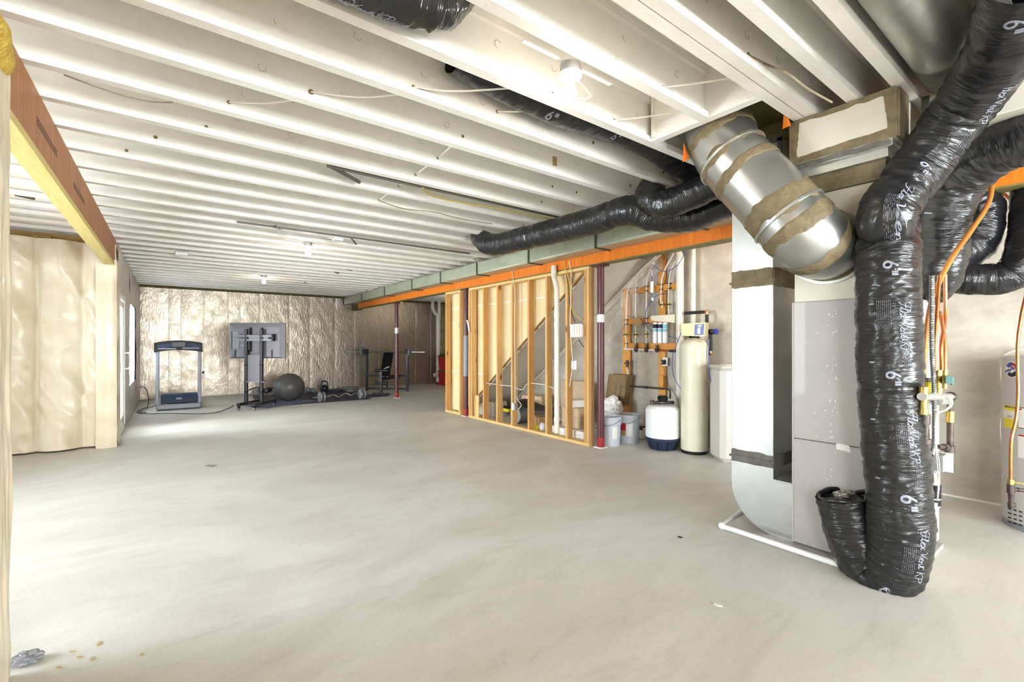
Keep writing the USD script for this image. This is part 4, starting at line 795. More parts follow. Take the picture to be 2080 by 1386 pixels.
t.add('panel', prism([(7.84, 2.28), (7.84, .04), (7.38, .04), (4.28, 2.28)], 'x', 4.385, 4.397), M['drywallback'])
for z in (1.98, .78): t.add('glue_line', box(4.381, 4.385, 7.84, max(4.3, 4.319 + (2.253 - z) / .735 + .2), z - .012, z + .012), M['glue'])
t.done()
t = Thing('staircase', 'underside of the staircase with pine stringer and drywall soffit behind the studs', 'staircase')
ang = math.atan(.735)
t.add('stringer', prism([(7.43, 0.0), (4.25, 2.336 - .03), (4.25, 2.47 - .03), (7.66, 0)], 'x', 4.40, 4.44), M['stringer'])
t.add('soffit', prism([(7.40, .0), (4.0, 2.45), (4.0, 2.47), (7.43, .01)], 'x', 4.44, 5.32), M['drywall'])
t.add('wall_skirt', prism([(7.36, .0), (3.8, 2.44), (3.8, 2.64), (4.3, 2.64), (7.5, .3)], 'x', 5.344, 5.35), M['drywall'])
t.done()
single('vapour_sheet', [grid(ax(1238, 655, 5.28), ax(1300, 585, 5.28) - ax(1238, 655, 5.28), (0, .05, -.34), 40, 40, lambda U, V: .02 * np.sin(U * 22 + V * 5)), grid(ax(1262, 596, 5.2), ax(1345, 510, 5.2) - ax(1262, 596, 5.2), (0, 0, -.22), 40, 40, lambda U, V: .02 * np.sin(U * 26 - V * 4))], M['film'], 'clear plastic sheet hanging along the stair edge above the pipe boards', 'plastic sheet', smooth=True)
# things fixed to the studs
Xf = SX0 - .03
t = Thing('drain_pipe', 'white plastic drain pipe with an offset running down the stud wall', 'pipe')
t.add('pipe', sweep(spline([ax(1125, 540, 4.20), ax(1125, 562, 4.20), ax(1130, 580, 4.2), ax(1131, 600, 4.2), ax(1131, 700, 4.2), ax(1131, 790, 4.2), ax(1131, 880, 4.2)], .02), .035, 18), M['pvc'])
for py in (552, 602, 640, 660, 852): q = ax(1125 if py < 580 else 1131, py, 4.2); t.add('coupling', rod(q + [0, 0, .03], q - [0, 0, .03], .040, 18), M['pvc'])
t.done()
t = Thing('register_box', 'white louvred plastic box between the last studs', 'box')
q = ax(1174, 672, 4.25); t.add('body', cbox(q, .10, .20, .17, .006), M['white'])
for k in range(4): t.add('louvre', cbox(q + [-.052, .02 - .05 * k + .0, 0], .012, .014, .14), M['ivory'])
t.done()
t = Thing('junction_box', 'white wall box with a blank cover low on the stud wall', 'electrical box'); q = ax(1167, 742, 4.235); t.add('cover', cbox(q, .01, .075, .115, .003), M['white']); t.add('body', cbox(q + [.03, .04, 0], .05, .05, .1), M['white']); t.done()
t = Thing('outlet_box', 'metal outlet box with a white plate near the floor on the fifth stud', 'electrical box'); q = ax(1041, 826, 4.23); t.add('plate', cbox(q, .006, .055, .115, .002), M['white']); t.add('body', cbox(q + [.03, -.04, -.005], .06, .05, .09), M['zinc']); t.done()
def cable(label, pts, mt=None, r=.006, group='cables on the stud wall', name='cable'):
    single(name, wire(pts, r, 7, .025), mt or M['cable'], label, 'cable', group)
K = lambda *p: [ax(px, py, x) for px, py, x in p]
cable('white cable dropping down the stud to the outlet box', K((1040, 548, 4.24), (1044, 580, 4.22), (1046, 600, 4.22), (1045, 660, 4.22), (1046, 740, 4.22), (1046, 820, 4.22)))
cable('white cable sagging across the studs near mid height', K((985, 778, 4.29), (1000, 780, 4.29), (1020, 783, 4.29), (1040, 785, 4.29), (1060, 792, 4.28), (1072, 780, 4.29), (1092, 780, 4.29), (1108, 783, 4.29), (1130, 790, 4.29), (1147, 787, 4.29)))
cable('looped white cable end hanging behind the outlet box', K((1048, 806, 4.25), (1054, 816, 4.27), (1059, 824, 4.28), (1052, 832, 4.27)))
cable('white cable running down to the blank wall box', K((1156, 530, 4.22), (1160, 560, 4.22), (1159, 620, 4.22), (1158, 660, 4.22), (1162, 720, 4.22), (1164, 740, 4.22), (1160, 765, 4.24), (1157, 785, 4.26)))
cable('black cable feeding the louvred white box', K((1150, 556, 4.23), (1156, 590, 4.23), (1158, 620, 4.23), (1163, 640, 4.24), (1168, 655, 4.25)), M['cableblack'], .005)
cable('yellow cable sweeping to the last stud of the wall', K((1145, 530, 4.22), (1149, 550, 4.22), (1156, 570, 4.23), (1160, 620, 4.24), (1170, 640, 4.26), (1188, 655, 4.28)), M['yellowcable'], .006)
cable('short black cable leaving the louvred white box below', K((1175, 690, 4.25), (1182, 700, 4.27), (1190, 710, 4.29)), M['cableblack'], .005)
cable('white wire tail hanging from the orange beam at the left studs', K((931, 575, 4.24), (930, 585, 4.24), (933, 600, 4.24)), M['cable'], .004)
single('paper_tag', [grid(ax(947, 650, 4.2), (0, -.05, -.01), (0, -.05, -.2), 5, 8, lambda U, V: .015 * np.sin(V * 12))], M['paper'], 'curled white paper tag hanging by the middle maroon post', 'tag')
single('scrap_board', box(SX0 - .022, SX0 - .004, 6.62, 6.72, .04, .42), M['plate'], 'short pine offcut leaning against the studs', 'board')

# ---- things stored under the stairs
def carton(label, c, sx, sy, sz, rz, m, group='boxes under the stairs', flap=True, text=None):
    t = Thing('carton', label, 'cardboard box', group); c = np.array(c, float)
    t.add('box_body', move(cbox((0, 0, sz / 2), sx, sy, sz, .004), c, rz), M[m])
    if flap: t.add('tape', move(cbox((0, 0, sz + .001), sx * .98, .05, .002), c, rz), M['tan'])
    if flap: t.add('flap_seam', move(box(-sx / 2 - .001, -sx / 2, -sy / 2 + .01, sy / 2 - .01, sz * .52, sz * .53), c, rz), M['carddark'])
    t.done()
carton('plain tan carton standing on the white box behind the last studs', ax(1172, 868, 4.62) * [1, 1, 0] + [0, 0, .13], .26, .34, .28, 4, 'cardpale')
carton('long low white box on the floor behind the last studs', ax(1175, 890, 4.55) * [1, 1, 0], .3, .46, .125, 2, 'paper')
carton('small white carton on top of the tan one', ax(1170, 835, 4.6) * [1, 1, 0] + [0, 0, .415], .24, .2, .1, -12, 'paper')
carton('open tan carton deeper under the stairs', ax(1090, 850, 5.06) * [1, 1, 0], .3, .42, .42, 15, 'cardpale')
carton('squat brown carton on the floor beside the grey roll', ax(1096, 868, 4.55) * [1, 1, 0], .22, .3, .2, -8, 'card')
carton('white slab carton beside the drain pipe', ax(1140, 880, 4.6) * [1, 1, 0], .2, .3, .1, 5, 'paper')
carton('tall pale carton panel leaning at the wall behind the last bay', ax(1170, 800, 5.1) * [1, 1, 0] + [0, 0, .1], .06, .6, .62, 3, 'cardpale', flap=False)
carton('pale crate half hidden behind the left studs', ax(1000, 850, 4.75) * [1, 1, 0], .3, .5, .26, 0, 'plenum', flap=False)
r0 = ax(1055, 862, 4.6); t = Thing('carpet_roll', 'grey roll of carpet underlay lying under the stairs', 'roll')
sp = [(.02 + .02 * a / 2 / math.pi, a) for a in np.linspace(0, 6 * math.pi, 90)]; S2 = [(q * math.cos(a), q * math.sin(a) + .14) for q, a in sp]
t.add('roll', trimesh.util.concatenate([sweep(np.array([(0, x, z) for x, z in S2]), .008, 4), rod((0, 0, .14), (.75, 0, .14), .135, 28)]).apply_translation((4.52, r0[1], 0)), M['grey']); t.done()
single('foam_sheet', grid((4.5, r0[1] - .8, .30), (0, .9, .02), (.3, 0, .03), 18, 6, lambda U, V: .03 * np.sin(U * 5)), M['black'], 'dark curved sheet lying over the grey roll', 'sheet', smooth=True)
q = ax(1030, 836, 4.7); t = Thing('sanding_tool', 'small yellow and black power tool on the pale crate', 'tool'); t.add('body', hull([q + [dx, dy, dz] for dx in (-.04, .04) for dy in (-.09, .07) for dz in (0, .05)]), M['yellow']); t.add('handle', rod(q + [0, -.05, .06], q + [0, .08, .075], .022, 12), M['black']); t.done()
q = ax(1090, 874, 4.42); t = Thing('small_cup', 'little yellow cup on the floor behind the studs', 'cup'); t.add('cup', lathe([(.001, 0), (.03, 0), (.045, .075), (.042, .075), (.028, .006), (.001, .006)], (q[0], q[1], .0), 20), M['yellow']); t.done()
q = ax(1100, 878, 4.42); single('white_jar', lathe([(.001, 0), (.045, 0), (.045, .1), (.03, .115), (.03, .13), (.001, .13)], (q[0] + .02, q[1], 0), 20), M['white'], 'white plastic jar beside the little yellow cup', 'jar')
# brown carton with print, leaning behind the pails
c0 = ax(1226, 843, 5.1); t = Thing('carton', 'brown carton with dark lettering leaning behind the pails', 'cardboard box', 'boxes under the stairs')
o = np.array([5.16, 4.62, .42]); t.add('box_body', hull([o + [dx, dy + sh, dz] for dz, sh in ((0, 0), (.44, -.07)) for dx in (0, .14) for dy in (0, -.34)]), M['carddark'])
upv = np.array([0, -.07, .44]); upv /= np.linalg.norm(upv); rt = np.array([0, -upv[2], upv[1]]) * 1.0
t.add('lettering', face_text('Softwat', .045, o + [-.001, -.285, .30], -upv, rt * 1.0), M['ink']); t.add('lettering', face_text('7 6 . 4', .03, o + [-.001, -.20, .29], -upv, rt), M['ink']); t.done()
fb = trimesh.creation.icosphere(3); v = fb.vertices; fb.vertices = v * (1 + .9 * (meshkit.fbm(v * 2.5 + 3, 4, 5) - .5))[:, None] * [.12, .15, .13] + [5.02, 4.36, .42]
single('plastic_bag', fb, M['paper'], 'crumpled white plastic bag stuffed between the pails and the carton', 'bag', smooth=20)
# pails and can
def pail(label, c, h=.37, r=.148, lid=False):
    t = Thing('pail', label, 'bucket', 'pails beside the near post')
    t.add('body', lathe([(.001, .004), (r * .86, .004), (r * .87, 0), (r * .88, .01), (r * .96, h * .72), (r * 1.03, h * .73), (r * 1.03, h * .76), (r * .97, h * .77), (r * .98, h * .84), (r * 1.05, h * .85), (r * 1.05, h * .88), (r, h * .89), (r * 1.01, h * .97), (r * 1.07, h * .98), (r * 1.07, h), (r * .97, h), (r * .84, .02), (.001, .02)], c, 40), M['pail'])
    a = np.linspace(-1.9, 1.3, 20) + 3.6; t.add('handle', sweep(spline([(c[0] + (r * 1.07) * math.cos(q), c[1] + (r * 1.07) * math.sin(q), h * (.92 - .22 * math.sin((q - a[0]) / (a[-1] - a[0]) * math.pi))) for q in a], .02), .003, 6), M['chrome'])
    return t, c, r, h
def ontank(c, r, a0, a1, z0, z1, off=.002, n=10, r1=None):
    a = np.linspace(a0, a1, n); V = np.array([[c[0] + (R_ + off) * math.cos(q), c[1] + (R_ + off) * math.sin(q), z] for z, R_ in ((z0, r), (z1, r1 or r)) for q in a]); F = []
    for i in range(n - 1): F += [[i, i + 1, n + i + 1], [i, n + i + 1, n + i]]
    return trimesh.Trimesh(V, F, process=False)
c1 = foot(1238, 908, .13); t, c, r, h = pail('pale grey pail with a white label half behind the near maroon post', c1); ca = math.atan2(-c[1], -c[0]); t.add('label', ontank(c, r * .9, ca + .25, ca + .75, .1, .25, .004, r1=r * .95), M['paper']); t.done()
c2 = foot(1277, 902, .13); t, c, r, h = pail('pale grey pail with a red, tan and white paint label', c2); ca = math.atan2(-c[1], -c[0])
t.add('paint_label', ontank(c, r * .92, ca - .8, ca - .25, .17, .27, .004, r1=r * .96), M['red']); t.add('paint_label', ontank(c, r * .89, ca - .8, ca - .25, .10, .17, .004, r1=r * .92), M['card']); t.add('paint_label', ontank(c, r * .89, ca - .25, ca + .4, .10, .27, .004, r1=r * .96), M['paper']); t.done()
c3 = foot(1304, 893, .06); t = Thing('paint_can', 'small paint can with a maroon and white label beside the pressure tank', 'paint can'); t.add('can', lathe([(.001, 0), (.082, 0), (.082, .19), (.078, .195), (.07, .188), (.001, .188)], c3, 28), M['chrome']); t.add('label_upper', lathe([(.083, .13), (.083, .185)], c3, 28), M['post']); t.add('label_lower', lathe([(.083, .012), (.083, .13)], c3, 28), M['paper']); t.add('round_mark', ontank(c3, .083, math.atan2(-c3[1], -c3[0]) + .1, math.atan2(-c3[1], -c3[0]) + .55, .125, .165), M['paper']); t.done()

# ---- water treatment
B = lambda px, py, x=5.325: ax(px, py, x)
t = Thing('pipe_board', 'orange pine frame of boards carrying the water pipes on the concrete wall', 'board frame')
def vboard(p0, p1, py0, py1): a, b = B(p0, py0)[1], B(p1, py0)[1]; t.add('upright_board', box(5.318, 5.344, a, b, max(.0, B((p0 + p1) / 2, py1)[2]), B((p0 + p1) / 2, py0)[2], .002), M['pegboardv'])
vboard(1265, 1280.5, 590, 860); vboard(1338, 1352, 512, 815)
def hboard(p0, p1, y0, y1): a, b = B(p0, y0, 5.30)[1], B(p1, y0, 5.30)[1]; t.add('rail', box(5.28, 5.317, a, b, B(p0, y1, 5.29)[2], B(p0, y0, 5.29)[2], .002), M['pegboardh'])
hboard(1266, 1376, 588, 599.5); hboard(1266, 1376, 648.5, 659.5); hboard(1266, 1377, 697, 709.5)
t.add('block', box(5.26, 5.30, B(1349, 800, 5.28)[1], B(1339, 800, 5.28)[1], .72, .88, .002), M['pegboardv']); t.done()
G = lambda *p: [ax(px, py, x) for px, py, x in p]
def pex(label, pts, clips, valve=None):
    t = Thing('water_pipe', label, 'pipe', 'white water pipes on the boards'); t.add('tubing', wire(pts, .0105, 9), M['cable'])
    for px, py in clips: q = ax(px, py, 5.262); t.add('clamp', cbox(q, .022, .05, .012), M['ink'])
    if valve: q = ax(*valve, 5.25); t.add('valve_handle', [cbox(q, .02, .075, .014), rod(q + [-.02, 0, 0], q + [.01, 0, 0], .013, 10)], M['iron']); t.add('fitting', rod(q + [.0, 0, .035], q - [0, 0, .045], .016, 10), M['brass'])
    t.done()
pex('leftmost white pipe, bending away at the top', G((1335, 518, 5.1), (1300, 552, 5.16), (1279, 580, 5.24), (1273, 610, 5.26), (1272, 660, 5.26), (1272, 712, 5.26)), [(1277, 586), (1276, 595), (1272, 650), (1272, 659), (1272, 698)], (1271, 680))
pex('second white pipe from the left on the boards', G((1345, 515, 5.1), (1312, 545, 5.18), (1294, 570, 5.25), (1291, 610, 5.26), (1291, 712, 5.26)), [(1292, 585), (1292, 594), (1292, 699), (1292, 706)], (1292, 680))
pex('third white pipe from the left, straight through all three rails', G((1335, 515, 5.15), (1318, 555, 5.24), (1313, 585, 5.26), (1313, 712, 5.26)), [(1314, 582), (1313, 591), (1313, 647), (1313, 657), (1313, 699), (1313, 706)], (1313, 679))
pex('white pipe bending past the second upright board', G((1368, 515, 5.12), (1352, 545, 5.2), (1345, 565, 5.25), (1343, 590, 5.26), (1342, 618, 5.26)), [(1343, 578), (1343, 588)], (1345, 619))
pex('rightmost white pipe ending in a copper stub', G((1372, 530, 5.18), (1362, 555, 5.24), (1359, 580, 5.26), (1358, 620, 5.26), (1359, 638, 5.26)), [(1360, 576), (1360, 586)], (1358, 619))
t = Thing('manifold_pipe', 'horizontal white and copper manifold pipe under the lowest rail', 'pipe'); t.add('tubing', rod(ax(1268, 709, 5.24), ax(1335, 712, 5.24), .014), M['cable']); t.add('copper_end', rod(ax(1335, 712, 5.24), ax(1360, 713, 5.24), .012), M['copper']); t.add('insulated_end', rod(ax(1360, 713, 5.24), ax(1385, 714, 5.24), .017), M['insul'])
for px in (1292, 1313, 1334): t.add('tee', [rod(ax(px, 701, 5.24), ax(px, 716, 5.24), .017), rod(ax(px - 3, 711, 5.22), ax(px + 3, 711, 5.22), .02)], M['iron'])
t.done()
t = Thing('copper_line', 'dark copper water line from the boards to the pressure tank', 'pipe', 'copper water lines'); t.add('tubing', wire([ax(1274, 735, 5.26), ax(1275, 745, 5.26), ax(1276, 778, 5.26), ax(1279, 784, 5.26), ax(1310, 787, 5.2), ax(1345, 790, 5.12), ax(1358, 791, 5.1), ax(1361, 796, 5.1), ax(1361, 810, 5.1)], .0115, 10, .012), M['iron']); t.add('white_stub', rod(ax(1274, 738, 5.26), ax(1276, 768, 5.26), .014), M['cable']); t.add('valve', [cbox(ax(1273, 738, 5.24), .03, .06, .03), rod(ax(1274, 732, 5.24), ax(1274, 746, 5.24), .02)], M['iron']); t.add('coupling', rod(ax(1308, 787, 5.2), ax(1315, 787.5, 5.19), .017), M['iron']); t.done()
t = Thing('paper_tag', 'brown paper tag tied to the pipe boards', 'tag'); t.add('tag', [hull([ax(px, py, 5.23) + [d, 0, 0] for px, py in ((1285, 650), (1296, 644), (1305, 655), (1293, 666)) for d in (0, .003)])], M['card']); t.add('string', wire(G((1274, 641, 5.24), (1284, 643, 5.24), (1294, 648, 5.23)), .002), M['ink']); t.done()
t = Thing('water_filter', 'ivory filter head with three hanging white cartridges on the pipe boards', 'water filter')
a, b = ax(1323, 648, 5.2), ax(1376, 642, 5.2); t.add('head', [hull([q + [dx, 0, dz] for q in (ax(1323, 642, 5.2), ax(1372, 639, 5.2)) for dx in (-.02, .08) for dz in (0, -.03)] + [q + [dx, 0, 0] for q in (ax(1326, 652, 5.2), ax(1372, 656, 5.2)) for dx in (-.03, .06)])], M['ivory'])
for px, bm in ((1331, 'ink'), (1341, 'navy'), (1351, 'lightblue')):
    q = ax(px, 660, 5.17); R_ = .031; c = (q[0], q[1], 0); zt, zb = q[2] + .03, ax(px, 697.5, 5.17)[2]
    k = t.add('cartridge', lathe([(.001, zb), (R_ - .004, zb), (R_, zb + .006), (R_, zt - .02), (R_ - .006, zt), (.001, zt)], c, 24), M['white']); k.add('band', lathe([(R_ + .0008, zt - .075), (R_ + .0008, zt - .025)], c, 24), M[bm]); k.add('thin_band', lathe([(R_ + .0008, zt - .12), (R_ + .0008, zt - .085)], c, 24), M['lightblue'])
t.done()
t = Thing('inline_filter', 'small white in-line filter on blue tubing above the cartridges', 'water filter'); t.add('body', rod(ax(1324, 572, 5.2), ax(1324, 595, 5.2), .022), M['white']); t.add('fitting', [rod(ax(1327, 532, 5.2), ax(1327, 538, 5.2), .018), rod(ax(1325, 605, 5.2), ax(1325, 611, 5.2), .015)], M['white']); t.add('grey_coupling', rod(ax(1324, 548, 5.2), ax(1324, 560, 5.2), .014), M['zinc']); t.done()
for lab, pts in (('blue tube dropping from the beam to the small in-line filter', G((1329, 515, 5.2), (1328, 535, 5.2), (1325, 560, 5.2), (1325, 610, 5.2))), ('blue tube looping from the small filter across to the drain pipe', G((1328, 536, 5.2), (1340, 549, 5.18), (1355, 551, 5.16), (1375, 540, 5.14), (1388, 520, 5.12), (1394, 503, 5.1))), ('blue tube curling from the in-line filter to the left rail', G((1325, 610, 5.2), (1316, 622, 5.22), (1311, 640, 5.24), (1312, 660, 5.24), (1325, 674, 5.2))), ('blue tube arching right above the filter head', G((1325, 608, 5.2), (1335, 600, 5.22), (1348, 597, 5.23), (1356, 598, 5.24))), ('pair of blue tubes falling into the filter head', G((1325, 612, 5.2), (1329, 625, 5.2), (1329, 640, 5.2))), ('long blue tube bowing down behind the softener tank', G((1384, 676, 5.08), (1374, 700, 5.08), (1366, 725, 5.06), (1366, 755, 5.05), (1373, 775, 5.05), (1384, 792, 5.05))), ('blue tube from the cartridges to the tall drain pipe', G((1356, 683, 5.2), (1374, 688, 5.1), (1378, 694, 5.08)))):
    single('water_tube', wire(pts, .0045, 7, .015), M['bluetube'], lab, 'tube', 'blue water tubing', smooth=40)
t = Thing('power_adapter', 'black plug adapter in a white outlet on the second upright board', 'plug'); q = ax(1347, 736, 5.26); t.add('outlet_plate', cbox(ax(1351, 735, 5.3), .015, .075, .115, .003), M['white']); t.add('adapter', cbox(q, .05, .055, .06, .006), M['ink']); t.add('face', cbox(q + [-.026, .012, 0], .002, .022, .04), M['grey']); t.done()
cable('thin black adapter cord hanging down to the pressure tank', G((1348, 745, 5.2), (1353, 770, 5.14), (1363, 790, 5.1), (1376, 812, 5.06), (1380, 850, 5.05), (1382, 880, 5.05)), M['cableblack'], .003, 'cords by the water tanks')
t = Thing('drain_pipe', 'thick white vertical drain pipe with an elbow behind the softener', 'pipe'); xx = 5.22
t.add('pipe', sweep(spline([ax(1364, 508, xx), ax(1374, 511, xx), ax(1381, 522, xx), ax(1381, 540, xx), ax(1381, 700, xx), ax(1381, 905, xx)], .02), .047, 20), M['pvc']); t.add('hub', rod(ax(1381, 523, xx), ax(1381, 534, xx), .053), M['pvc']); t.done()
t = Thing('vent_pipe', 'slim white pipe standing right of the thick drain pipe', 'pipe'); t.add('pipe', rod(ax(1408, 503, 5.27), ax(1408, 680, 5.27), .03, 16), M['pvc']); t.done()
# softener, brine tank, pressure tank
cs = foot(1410, 925, .15); R_ = .152; zt = EYE + (HZ - 689) / FPX * depth(cs)
t = Thing('water_softener', 'tall ivory water softener tank with a tan control head', 'water softener')
t.add('tank', lathe([(.001, .03), (R_ - .01, .03), (R_, .045), (R_, zt - .10)] + [(R_ * math.cos(a), zt - .10 + .12 * math.sin(a)) for a in np.linspace(.1, 1.45, 9)] + [(.001, zt + .021)], cs, 48), M['ivory']); t.add('foot_ring', lathe([(R_ - .02, 0), (R_ - .008, 0), (R_ - .006, .035), (R_ - .02, .035)], cs, 40), M['black'])
t.add('neck', rod(cs + [0, 0, zt], cs + [0, 0, zt + .05], .06), M['black'])
hd_ = lambda px, py, dd=-.06: ad(px, py, depth(cs) - .02 + dd); 
C8 = [hd_(px, py, dd) for px, py in ((1384, 658), (1433, 655), (1431, 684), (1384, 682)) for dd in (-.12, .12)] + [hd_(1440, 656, .1), hd_(1440, 682, .1)]
HEAD = t.add('control_head', hull(C8), M['tan'], smooth=False)
fr = lambda px, py, o=.003: hd_(px, py, -.12 - o)
def pane(px0, py0, px1, py1, o, mt, nm): 
    HEAD.add(nm, hull([fr(px, py, o + d) for px, py in ((px0 + 1, py0), (px1, py0 - 1.5), (px1 - 1.5, py1 - .5), (px0, py1)) for d in (0, .003)]), M[mt], smooth=False)
pane(1411, 659.5, 1430.5, 681, .002, 'blue', 'display_panel'); pane(1416, 661, 1426, 664, .006, 'lcd', 'display'); pane(1417.5, 666, 1424, 666.8, .006, 'paper', 'panel_print')
for py in (669.5, 673, 676): HEAD.add('button', [rod(fr(1419.5, py, .005), fr(1419.5, py, .012), .017, 14)], M['paper'])
ang0 = math.atan2(-cs[1], -cs[0]); bd = trimesh.creation.icosphere(2); bd.vertices = bd.vertices * [.006, .062, .030]; t.add('oval_badge', move(bd, cs + [(R_ - .033) * math.cos(ang0 + .25), (R_ - .033) * math.sin(ang0 + .25), zt - .03], math.degrees(ang0), 0, 35), M['cardpale'])
t.add('bypass_valve', [rod(hd_(1441, 675, .05), hd_(1447, 674, .05), .034, 14)], M['black']); t.add('blue_knob', [rod(hd_(1453, 674, .02), hd_(1454, 674, .07), .034, 18), rod(hd_(1444, 674, .05), hd_(1453, 674, .05), .012)], M['blue']); t.done()
t = Thing('insulated_pipe', 'black insulated water pipe with copper elbows around the softener head', 'pipe', 'insulated pipes at the softener'); xx = 5.2
for a, b in (((1391, 636.5), (1431, 634)), ((1436, 639), (1436, 656)), ((1443.5, 680), (1443.5, 713)), ((1436, 719), (1444, 718))): t.add('insulation', rod(ax(*a, xx), ax(*b, xx), .020, 12), M['insul'])
for a, b in (((1429, 634), (1437, 634)), ((1436, 633), (1436, 640)), ((1443.5, 712), (1443.5, 719)), ((1438, 719), (1445, 718.5))): t.add('copper_elbow', rod(ax(*a, xx), ax(*b, xx), .016, 12), M['copper'])
t.done()
cb = foot(1478, 941, .16) + .02 * np.array([Rv[0], Rv[1], 0]); zb = EYE + (HZ - 744) / FPX * depth(cb); t = Thing('brine_tank', 'pale square-shouldered brine tank partly behind the return duct', 'tank')
q = box(-.165, .165, -.165, .165, 0, zb, .05); t.add('tank', move(q, cb, -36), M['brine'], smooth=30); t.add('lid', move(box(-.175, .175, -.175, .175, zb - .035, zb + .01, .02), cb, -36), M['brine']); t.add('lid_bump', move(lathe([(.001, .02), (.09, .018), (.11, .0)], (0, 0, zb + .008), 24), cb), M['brine']); t.done()
cable('blue drain hose drooping between softener and brine tank', [ad(px, py, 5.25) for px, py in ((1440, 690), (1439, 730), (1441, 760), (1447, 790), (1452, 810))], M['bluetube'], .005, 'cords by the water tanks')
cable('thin black cord beside the softener tank', [ad(px, py, 5.2) for px, py in ((1441, 680), (1436, 700), (1436, 760), (1438, 830), (1438, 920))], M['cableblack'], .003, 'cords by the water tanks')
cp = foot(1346, 918, .185); R_ = .205; z_ = EYE + (HZ - 823) / FPX * depth(cp)
t = Thing('pressure_tank', 'white pressure tank on a black base with valves on top', 'tank')
t.add('tank', lathe([(R_ * .96, .14), (R_, .16), (R_, .30), (R_ * .99, .302), (R_ * .99, .308), (R_, .31), (R_, z_ - .075)] + [(R_ * (1 - .55 * (1 - math.cos(a))) if False else R_ * (.62 + .38 * math.cos(a)), z_ - .075 + .075 * math.sin(a)) for a in np.linspace(.2, 1.57, 8)] + [(.001, z_ + .012)], cp, 56), M['white'])
t.add('base', lathe([(.001, 0), (R_ * .72, 0), (R_ * .76, .02), (R_ * .97, .115), (R_ * 1.0, .125), (R_ * 1.0, .15), (R_ * .9, .15)], cp, 56), M['hood']); 
for k in range(10): a = k * math.pi / 5 + .3; t.add('base_rib', hull([cp + [(rr_) * math.cos(a + da), rr_ * math.sin(a + da), z] for da in (-.03, .03) for rr_, z in ((R_ * .74, .005), (R_ * .78, .005), (R_ * .97, .11), (R_ * .93, .11))]), M['black'])
t.add('valve_cap', lathe([(.001, .02), (.055, .02), (.065, .06), (.05, .085), (.001, .085)], cp + [0, 0, z_ + .03], 24), M['black']); t.add('valve_body', [rod(cp + [-.12 * Rv[0], -.12 * Rv[1], z_ + .03], cp + [.14 * Rv[0], .14 * Rv[1], z_ + .03], .02), rod(cp + [-.05 * Rv[0], -.05 * Rv[1], z_ + .03], cp + [.02 * Rv[0], .02 * Rv[1], z_ + .03], .03), rod(cp + [-.13 * Rv[0], -.13 * Rv[1], z_ + .01], cp + [-.13 * Rv[0], -.13 * Rv[1], z_ + .06], .022), rod(cp + [0, 0, z_ - .01], cp + [0, 0, z_ + .05], .024)], M['iron'])
t.done()
single('shutoff_knob', lathe([(.001, 0), (.03, 0), (.03, .05), (.02, .06), (.001, .06)], foot(1381, 900, .02) + [0, 0, .03], 16), M['red'], 'small red knob on the floor beside the pressure tank', 'knob')
# ================================================================ HOME GYM AT THE FAR END
t = Thing('floor_mat', 'interlocking black foam tiles laid as a gym floor', 'mat')
def tile(x0, y0, s=.62):
    P = []; n = 10
    for k in range(4):
        for i in range(n):
            u = i / n; o = .012 * (1 if i % 2 else -1)
            for du in (.1, .9):
                q = (u + du / n) * s
                P.append(((q, o), (s - o, q), (s - q, s - o), (o, s - q))[k])
    return prism([(x0 + a, y0 + b) for a, b in P], 'z', 0.0, .012)
for i in range(4):
    for j in range(4): t.add('foam_tile', tile(1.36 + .605 * i + (.12 * j if j < 3 else .3), 10.62 + .605 * j), M['rubber'], smooth=False)
t.add('foam_tile', tile(3.75, 10.98), M['rubber'], smooth=False); t.done()
single('exercise_mat', move(box(-.36, .36, -.62, .62, 0.013, .022, .004), (1.95, 11.0, 0), -62), M['mat2'], 'patterned blue-grey exercise mat in front of the ball', 'mat')
# treadmill: console, uprights, motor hood, deck running away from the camera
ZTm = lambda py, y=11.3: EYE + (HZ - py) / FPX * depth((.17, y, 0))
t = Thing('treadmill', 'treadmill with a dark console and silver uprights by the left wall', 'treadmill'); x0, x1, yb = -.215, .505, 11.3
rr_ = -36.0
def L(*m): return [move(move(q, (-.145, -yb, 0)), (.145, yb, 0), 0) for q in m]
t.add('base_frame', L(box(x0, x1, yb - .12, yb + .04, .02, .11, .02), box(x0, x0 + .07, yb, yb + 1.5, .03, .11), box(x1 - .07, x1, yb, yb + 1.5, .03, .11)), M['frame'])
t.add('running_deck', L(box(x0 + .1, x1 - .1, yb + .3, yb + 1.5, .09, .13, .01)), M['black'])
t.add('motor_hood', L(hull([(x, y, z) for x in (x0 + .07, x1 - .05) for y, z in ((yb - .04, .13), (yb - .05, .24), (yb + .02, .30), (yb + .28, .30), (yb + .34, .16))])), M['hood'])
t.add('hood_badge', L(box(.10, .19, yb - .052, yb - .045, .2, .235)), M['frame'])
for x in (x0 + .02, x1 - .02): t.add('upright', L(box(x - .032, x + .032, yb - .04, yb + .03, .1, 1.22, .012)), M['frame'])
ca = [(x0 - .03 + (x1 - x0 + .06) * u, 1.37 - .16 * (u - .5) ** 2 * 1.2) for u in np.linspace(0, 1, 13)]; cbm = [(x, z - (.19 if True else 0)) for x, z in ca[::-1]]
CON = t.add('console', L(prism(ca + cbm, 'y', yb - .07, yb + .12)), M['black'])
CON.add('console_face', L(prism([(x * .86 + .145 * .14, z - .045) for x, z in ca] + [(x * .86 + .145 * .14, z + .055) for x, z in cbm], 'y', yb - .078, yb - .066)), M['hood'])
